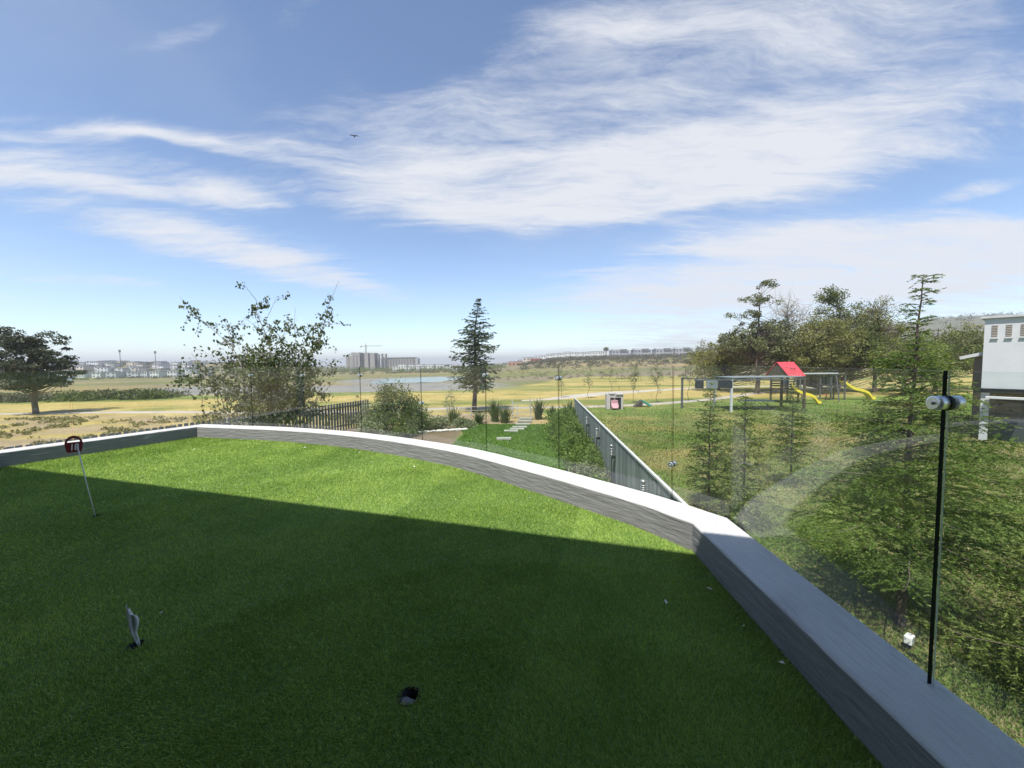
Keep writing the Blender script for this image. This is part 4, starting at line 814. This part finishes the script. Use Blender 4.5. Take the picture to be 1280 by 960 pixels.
# plastic playhouse and toy slide
M_pk = mat('faded_pink_plastic', (.55, .30, .33), (.46, .25, .28), 3, .5); M_bg = mat('faded_beige_plastic', (.50, .44, .42), (.42, .37, .35), 3, .5); M_tq = mat('turquoise_plastic', (.05, .34, .28), (.04, .27, .22), 3, .4)
t = empty('playhouse', (9.95, 37.7, tz(9.95, 37.7)), -.12, 'faded pink and beige plastic playhouse on the park lawn', 'playhouse')
MB().box((-.62, 0, .72), (.34, 1.2, 1.5)).box((.12, -.55, 1.3), (1.2, .08, .34)).box((.7, -.55, .75), (.12, .08, 1.5)).box((.62, .0, .72), (.1, 1.2, 1.5)).box((.05, .56, .72), (1.2, .08, 1.5)).obj('wall', M_bg, t)
MB().box((-.3, 0, 1.52), (.5, 1.35, .10)).box((.42, 0, 1.46), (.72, 1.4, .12)).obj('roof', M_bg, t, bevel=.02)
m = MB(); m.box((-.05, -.85, .33), (.55, .75, .1), rx=.5); m.box((-.34, -.85, .40), (.06, .75, .2), rx=.5); m.box((.24, -.85, .40), (.06, .75, .2), rx=.5); m.obj('slide', M_pk, t); MB().box((-.05, -.52, .45), (.62, .06, .9)).obj('half_door', M_pk, t)
MB().box((.46, -.5, .55), (.36, .05, .55)).obj('dark_window', M_pnl, t)
t = empty('toy_slide', (13.1, 39.0, tz(13.1, 39)), .1, 'small turquoise toy slide with brown steps on the park lawn', 'toy slide')
m = MB(); n = 8
for i in range(n): s = i/n; m.box((-.05+.95*s, 0, .62-.56*(s**.8)), (.16, .5, .07), ry=.55-.3*s)
m.box((.4, -.27, .36), (1.1, .05, .14), ry=.5); m.box((.4, .27, .36), (1.1, .05, .14), ry=.5); m.obj('chute', M_tq, t)
m = MB(); m.poly([(-.9, -.28, 0), (-.05, -.28, .72), (-.05, .28, .72), (-.9, .28, 0), (-.05, -.28, 0), (-.05, .28, 0)], [(0, 1, 2, 3), (0, 4, 1), (3, 2, 5), (1, 4, 5, 2)]); m.obj('steps', M_brown, t)

# ------------------------------------------------------------ white house right
t = empty('house', (25.95, 21.4, GZ), -.95, 'white two-storey house with three small shuttered windows and dark lower wall', 'house')
M_ww = mat('white_render', (.52, .53, .54), (.46, .47, .48), 1.5, .85, coord='World'); M_sl = mat('slate_panel', (.055, .065, .072), (.04, .047, .053), 2, .5); M_sh = mat('beige_shutter', (.36, .32, .28), (.28, .25, .22), 30, .7, stretch=(1, 1, 6)); M_lg = mat('light_grey_column', (.5, .51, .52), None, 2, .8)
MB().box((6, 4, 4.82), (12, 8, 3.8)).obj('upper_wall', M_ww, t); rf = MB().box((6, 4, 6.79), (12.3, 8.3, .12)).obj('roof_slab', M_lg, t)
MB().box((6, 3.9, 2.80), (12.1, 8, .22)).obj('floor_slab', M_dk, t)
MB().box((6.2, 4.2, 1.3), (11.4, 7.2, 2.76)).obj('lower_wall', M_sl, t)
for i in range(5): MB().box((1.5+i*1.5, .57, 1.3), (1.42, .05, 2.5)).obj('wall_panel', M_sl, t)
MB().box((.15, .2, 1.3), (.3, .3, 2.8)).obj('column', M_lg, t); MB().box((.9, -.3, 2.45), (1.4, .5, .1)).obj('canopy', M_ww, t)
for i in range(9):
    x = .36 + i*.48; w = MB().box((x, -.01, 6.02), (.2, .06, .66)).obj('window', M_sh, t); MB().box((x, -.03, 5.65), (.26, .12, .07)).obj('sill', M_ww, w)
    for q in range(7): MB().box((x, -.045, 5.75+q*.09), (.17, .02, .05), rx=.5).obj('louvre', M_sh, w)
M_tile = mat('clay_roof', (.30, .17, .11), (.22, .12, .08), 6, .8); 
t = empty('shed', (31.6, 25.6, GZ), -.9, 'low outbuilding with sloping clay roof and white fascia behind the white house', 'shed')
MB().box((.2, 2, 2.3), (1.8, 4, 4.6)).obj('wall', mat('brown_render', (.26, .2, .16), None, 3, .9), t); MB().box((-.1, 2, 4.95), (2.6, 4.6, .10), ry=-.28).obj('roof', M_tile, t); MB().box((-.1, -.32, 4.93), (2.6, .06, .2), ry=-.28).obj('fascia', M_ww, t)

# ------------------------------------------------------------ far town, hillside villas, building site
CUBE = MB().box((0, 0, .5), (1, 1, 1))
def unit(m): return CUBE.mesh('block', m)
HM = {k: unit(mat('far_'+k, c, None, .2, .9, coord='World')) for k, c in dict(white=(.66, .66, .65), cream=(.58, .52, .43), grey=(.36, .36, .37), terracotta=(.42, .24, .16), palegrey=(.5, .51, .53), roof=(.3, .3, .31), glass=(.05, .06, .07), concrete=(.30, .28, .26), darkc=(.12, .115, .11), red=(.34, .12, .08)).items()}
def blk(name, mat_, parent, c, d): o = link(name, HM[mat_], parent, c); o.scale = d; return o
def far_house(x, y, w, d, h, m, label, group, rz=0., nwin=3, roof='roof', stor=2, name='far_house'):
    t = empty(name, (x, y, tz(x, y)-.3), rz, label, 'house', group); blk('wall', m, t, (0, 0, 0), (w, d, h)); blk('roof', roof, t, (0, 0, h), (w*1.04, d*1.04, .35))
    for s in range(stor):
        for i in range(nwin): blk('window', 'glass', t, ((i-(nwin-1)/2)*w/nwin, -d/2-.02, .9+s*h/stor), (w/nwin*.42, .12, h/stor*.42))
    return t
rg = np.random.default_rng(15); k = 0
kinds = {'white': 'small white flat-roofed house in the far town beyond the shrub bank', 'cream': 'small cream flat-roofed house in the far town beyond the shrub bank', 'palegrey': 'small pale grey flat-roofed house in the far town beyond the shrub bank', 'terracotta': 'small terracotta house in the far town beyond the shrub bank'}
for row, (Y, n) in enumerate(((285, 24), (318, 26), (352, 26), (392, 26))):
    for i in range(n):
        X = Y*(-1.30 + .52*(i+rg.uniform(.15, .85))/n); kd = rg.choice(list(kinds), p=[.56, .16, .22, .06])
        far_house(X, Y+rg.normal(0, 6), rg.uniform(4.5, 8.5), 8, rg.uniform(2.6, 4.9), kd, kinds[kd], {'palegrey': 'pale grey'}.get(kd, kd)+' far town houses', rg.normal(0, .12), int(rg.integers(2, 4)), stor=2)
for i in range(9):
    X = 420*(-.30+.022*i+rg.uniform(0, .008)); far_house(X, 420+rg.normal(0, 9), rg.uniform(7, 11), 8, rg.uniform(5, 7.5), 'white', 'white house in the row right of the apartment block', 'white houses beyond the pond', rg.normal(0, .1), 3)
for i in range(14):
    X = 440*(.035+.0155*i); far_house(X, 440+rg.normal(0, 3), 6.2, 8, 6.2+rg.uniform(-.4, .4), 'white', 'white terraced house in the long row on the scrub hillside', 'white terraced houses on the hillside', 0, 2)
for i, px_ in enumerate((774, 801, 828, 852, 883, 912)):
    Y = 430; X = (px_-640)/485*Y; o = far_house(X, Y, 19, 12, 6.8, 'grey', 'wide grey flat-roofed villa on the hillside above the scrub', 'grey villas on the hillside', 0, 5, name='hillside_villa')
    blk('upper_block', 'palegrey', o, (-4, 1, 7.1), (8, 9, 1.5)); blk('upper_block', 'darkc', o, (5, 1, 7.1), (6, 9, 1.2)); blk('terrace_shade_plate', 'darkc', o, (3, -6.02, 4.0), (7, .15, 2.4))  # dark plate on the flat wall paints the shade of a set-back terrace
far_house(4, 400, 15, 9, 4.6, 'terracotta', 'wide terracotta building at the left end of the hillside row', None, 0, 4, stor=1); far_house(17, 402, 11, 9, 6.2, 'cream', 'cream two-storey house beside the wide terracotta building', None, 0, 3); far_house(25, 398, 12, 9, 4.0, 'red', 'low red-brown building before the hillside row', None, 0, 3, stor=1)
# tower under construction with bare floors
Y = 600; zb = tz(-225, Y)
t = empty('unfinished_tower', (-231, Y, zb-1), 0, 'grey concrete tower under construction below the crane', 'building')
blk('annex', 'concrete', t, (-17, 0, 0), (9, 16, 23)); blk('core', 'concrete', t, (-6.5, 0, 0), (13, 18, 28)); blk('core', 'concrete', t, (10, 0, 0), (6, 18, 27.5)); blk('core', 'concrete', t, (19, 0, 0), (7, 18, 27))
for x, w in ((3, 6), (14.5, 3)):
    for f in range(9): blk('floor_slab', 'concrete', t, (x, 1, 2.5+f*2.9), (w, 16, .5))
    blk('recess_shade_block', 'darkc', t, (x, 5, 0), (w, 8, 26.5))  # dark-coloured block paints the shade behind the floor slabs
for f in range(8):
    for x in (-17, -9, -4): blk('opening_shade_plate', 'darkc', t, (x, -9.02 if x > -12 else -8.02, 1.5+f*2.9), (2.2, .3, 1.5))  # dark plates on solid wall paint the unlit inside of empty openings
for x in (26, 31.5, 37): blk('bare_column', 'concrete', t, (x, 0, 0), (1.6, 6, 27-rg.random()*2))
for f in range(6): blk('floor_slab', 'concrete', t, (31, 1, 2+f*3), (13, 12, .4))
t = empty('tower_crane', (-229, 612, zb-1), 0, 'thin tower crane rising above the unfinished concrete tower', 'crane'); M_cr = mat('crane_steel', (.30, .26, .2), None, 3, .6)
m = MB()
for dx in (-.8, .8):
    for dy in (-.8, .8): m.box((dx, dy, 20), (.3, .3, 40))
for f in range(20): m.box((0, -.8, 1+2*f), (2.2, .2, .2), ry=.75*(1 if f % 2 else -1))
m.obj('mast', M_cr, t); m = MB(); m.box((9, 0, 38.2), (34, .5, .4)); m.box((9, 0, 39.4), (34, .25, .25))
for f in range(16): m.box((-7+2.1*f, 0, 38.8), (1.7, .15, .15), ry=.8*(1 if f % 2 else -1))
m.obj('jib', M_cr, t); MB().box((-7.5, 0, 37.6), (3, 1.4, 1.6)).obj('counterweight', M_cr, t); MB().box((0, 0, 41), (.5, .5, 4)).obj('tower_head', M_cr, t)
Y = 640; t = empty('apartment_block', (-183, Y, tz(-183, Y)-1), 0, 'long brown-grey apartment block right of the unfinished tower', 'building')
blk('wall', 'concrete', t, (0, 0, 0), (52, 14, 20)); blk('roof', 'darkc', t, (0, 0, 20), (53, 15, .6)); blk('stair_block', 'palegrey', t, (-27.5, 0, 0), (6, 14, 21)); blk('stair_block', 'grey', t, (27, 0, 0), (6, 14, 19))
for f in range(6):
    for i in range(11): blk('window', 'glass', t, (-23+i*4.6, -7.05, 1.4+f*3.2), (2.4, .2, 1.7))
for (X, Y, H) in ((-322, 320, 17), (-293, 320, 17.5)):
    z = tz(X, Y); t = empty('floodlight_mast', (X, Y, z), 0, 'tall thin floodlight mast above the far town roofs', 'mast', 'floodlight masts in the far town'); MB().tube([(0, 0, 0), (0, 0, H)], [.28, .18], 8).obj('pole', M_steel, t); MB().box((0, 0, H), (1.5, .5, 2.0)).obj('lamp_head', M_steel, t)

# ------------------------------------------------------------ scrub, far trees, shrub bank
def scatter(name, pts, size, nq, ls, lm, label, seed):
    rg = np.random.default_rng(seed); n = len(pts); z = terrain(pts[:, 0], pts[:, 1]); C = np.repeat(np.c_[pts, z], nq, 0); sz = np.repeat(size, nq)[:, None]
    g_ = rg.normal(size=(n*nq, 3)); g_ /= np.linalg.norm(g_, axis=1)[:, None]; g_ *= rg.random((n*nq, 1))**.4; g_[:, 2] = np.abs(g_[:, 2])*1.0
    # knobbly outline: each bush is squeezed by a random offset of its own
    C = C + g_*sz*np.array((1, 1, .95)); D = g_+rg.normal(size=g_.shape)*.7; L = ls*np.repeat(size, nq)*rg.uniform(.6, 1.3, n*nq)
    V, F = leaves(C, D, L, L*.6, rg); tag(link(name, npmesh(name, V, F, lm)), label, 'vegetation', kind='stuff')
rg = np.random.default_rng(51)
n = 150; p = np.c_[rg.uniform(-98, -53, n), rg.uniform(57, 64, n)]; scatter('shrub_bank', p, rg.uniform(.9, 1.7, n), 130, .22, LM_scrub, 'low dark bank of shrubs beyond the lone fairway tree', 1)
n = 45; p = np.c_[rg.uniform(-68, -52, n), rg.uniform(56.5, 60, n)]; scatter('shrub_bank', p, rg.uniform(1.0, 1.8, n), 150, .2, LM_green, 'darker green end of the shrub bank beside the dry lake bed', 2)
n = 3600; yy = rg.uniform(205, 428, n); xx = yy*rg.uniform(.02, .95, n); kp = (yy > 330+110*(fbm(xx/40, yy/40, 8)-.5)) | (rg.random(n) < .18); p = np.c_[xx, yy][kp]
scatter('hillside_scrub', p, rg.uniform(1.2, 3.2, len(p)), 46, .3, LM_scrub, 'grey-brown scrub covering the hillside below the villas', 3)
n = 800; yy = rg.uniform(110, 300, n); xx = yy*rg.uniform(-.1, .8, n); p = np.c_[xx, yy]; scatter('field_scrub', p, rg.uniform(.4, 1.0, n), 30, .34, LM_scrub, 'small scattered scrub on the dry brown field', 4)
n = 330; yy = rg.uniform(235, 275, n); xx = yy*rg.uniform(-1.32, -.02, n); p = np.c_[xx, yy]; scatter('field_scrub', p, rg.uniform(.8, 2.0, n), 40, .32, LM_scrub, 'hedge-like scrub in front of the far town', 5)
n = 260; yy = rg.uniform(330, 520, n); xx = yy*rg.uniform(-.5, -.02, n); p = np.c_[xx, yy]; scatter('far_trees', p, rg.uniform(2.5, 5.2, n), 70, .24, LM_green, 'dark belt of trees below the unfinished tower and apartment block', 6)
n = 190; yy = rg.uniform(300, 400, n); xx = yy*rg.uniform(-1.32, -.75, n); p = np.c_[xx, yy]; scatter('far_trees', p, rg.uniform(1.8, 4.4, n), 60, .24, LM_mesq, 'dark tree tops between the far town houses', 7)
n = 150; yy = rg.uniform(448, 475, n); xx = yy*rg.uniform(.02, .62, n); p = np.c_[xx, yy]; scatter('far_trees', p, rg.uniform(2.4, 5.4, n), 60, .24, LM_mesq, 'dark tree tops behind the hillside villas', 8)
n = 900; yy = rg.uniform(480, 1500, n); xx = yy*rg.uniform(-1.35, .1, n); p = np.c_[xx, yy]; scatter('far_trees', p, rg.uniform(3, 7, n), 34, .32, LM_scrub, 'hazy distant tree belt on the horizon', 9)
n = 500; a = rg.uniform(0, 2*PI, n); rr_ = np.sqrt(rg.random(n))*230; p = np.c_[470+rr_*np.cos(a), 430+rr_*np.sin(a)]; scatter('hill_scrub', p, rg.uniform(2, 4, n), 30, .34, LM_scrub, 'scrub on the grey hill behind the white house', 10)
c, t = broad(91, 11, [(0, 0, 8.5, 3.2, 3, 2.2, 1)], 40, 1.2, 50, .5, .3, base=5); plant_obj('far_tree', 'single taller tree standing out at the end of the terraced hillside row', 'tree', 103, 425, c, t, LM_pine)
# wispy dry tussocks behind the parapet and on the rough
n = 2600; xx = rg.uniform(-46, -14, n); yy = rg.uniform(22, 36, n); kp = (xx < -19.8+(yy-12.6)*.41-.6) & (fbm(xx/3, yy/3, 12) > .5); p = np.c_[xx, yy][kp]
scatter('rough_grass', p, rg.uniform(.12, .3, len(p)), 14, .8, LM_dry, 'dry tufted grass on the rough beyond the slatted fence', 11)
n = 700; p = np.c_[rg.uniform(-13, -8.6, n), rg.uniform(31, 34.5, n)]; scatter('rough_grass', p, rg.uniform(.3, .75, n), 16, .5, LM_dry, 'pale tall dry grass behind the slatted fence end', 12)
# a bird high over the course
b = empty('bird', (-23.1, 60, 35.6), .3, 'tiny dark bird gliding high in the sky', 'bird'); m = MB(); m.tube([(0, -.35, 0), (0, -.1, .02), (0, .25, 0), (0, .42, 0)], [.03, .09, .07, .01], 8); m.obj('body', M_dk, b, smooth=True)
for s in (-1, 1): m = MB(); m.poly([(0, -.12, .02), (s*.35, -.16, .12), (s*.75, .02, .02), (s*.35, .08, .10), (0, .14, .02)], [(0, 1, 3, 4), (1, 2, 3)]); m.obj('wing', M_dk, b)

# ------------------------------------------------------------ haze
hz = MB().box((0, 0, 10), (16000, 16000, 150)).obj('haze', bpy.data.materials.new('haze')); tag(hz, 'thin pale haze over the plain', 'haze', kind='stuff')
m = hz.data.materials[0]; m.use_nodes = True; nt = m.node_tree; nt.nodes.remove(nt.nodes['Principled BSDF'])
v = nd(nt, 'ShaderNodeVolumePrincipled'); v.inputs['Color'].default_value = (.90, .92, .95, 1); v.inputs['Density'].default_value = .00042; v.inputs['Anisotropy'].default_value = .2
lk(nt, v.outputs[0], nt.nodes['Material Output'].inputs['Volume'])
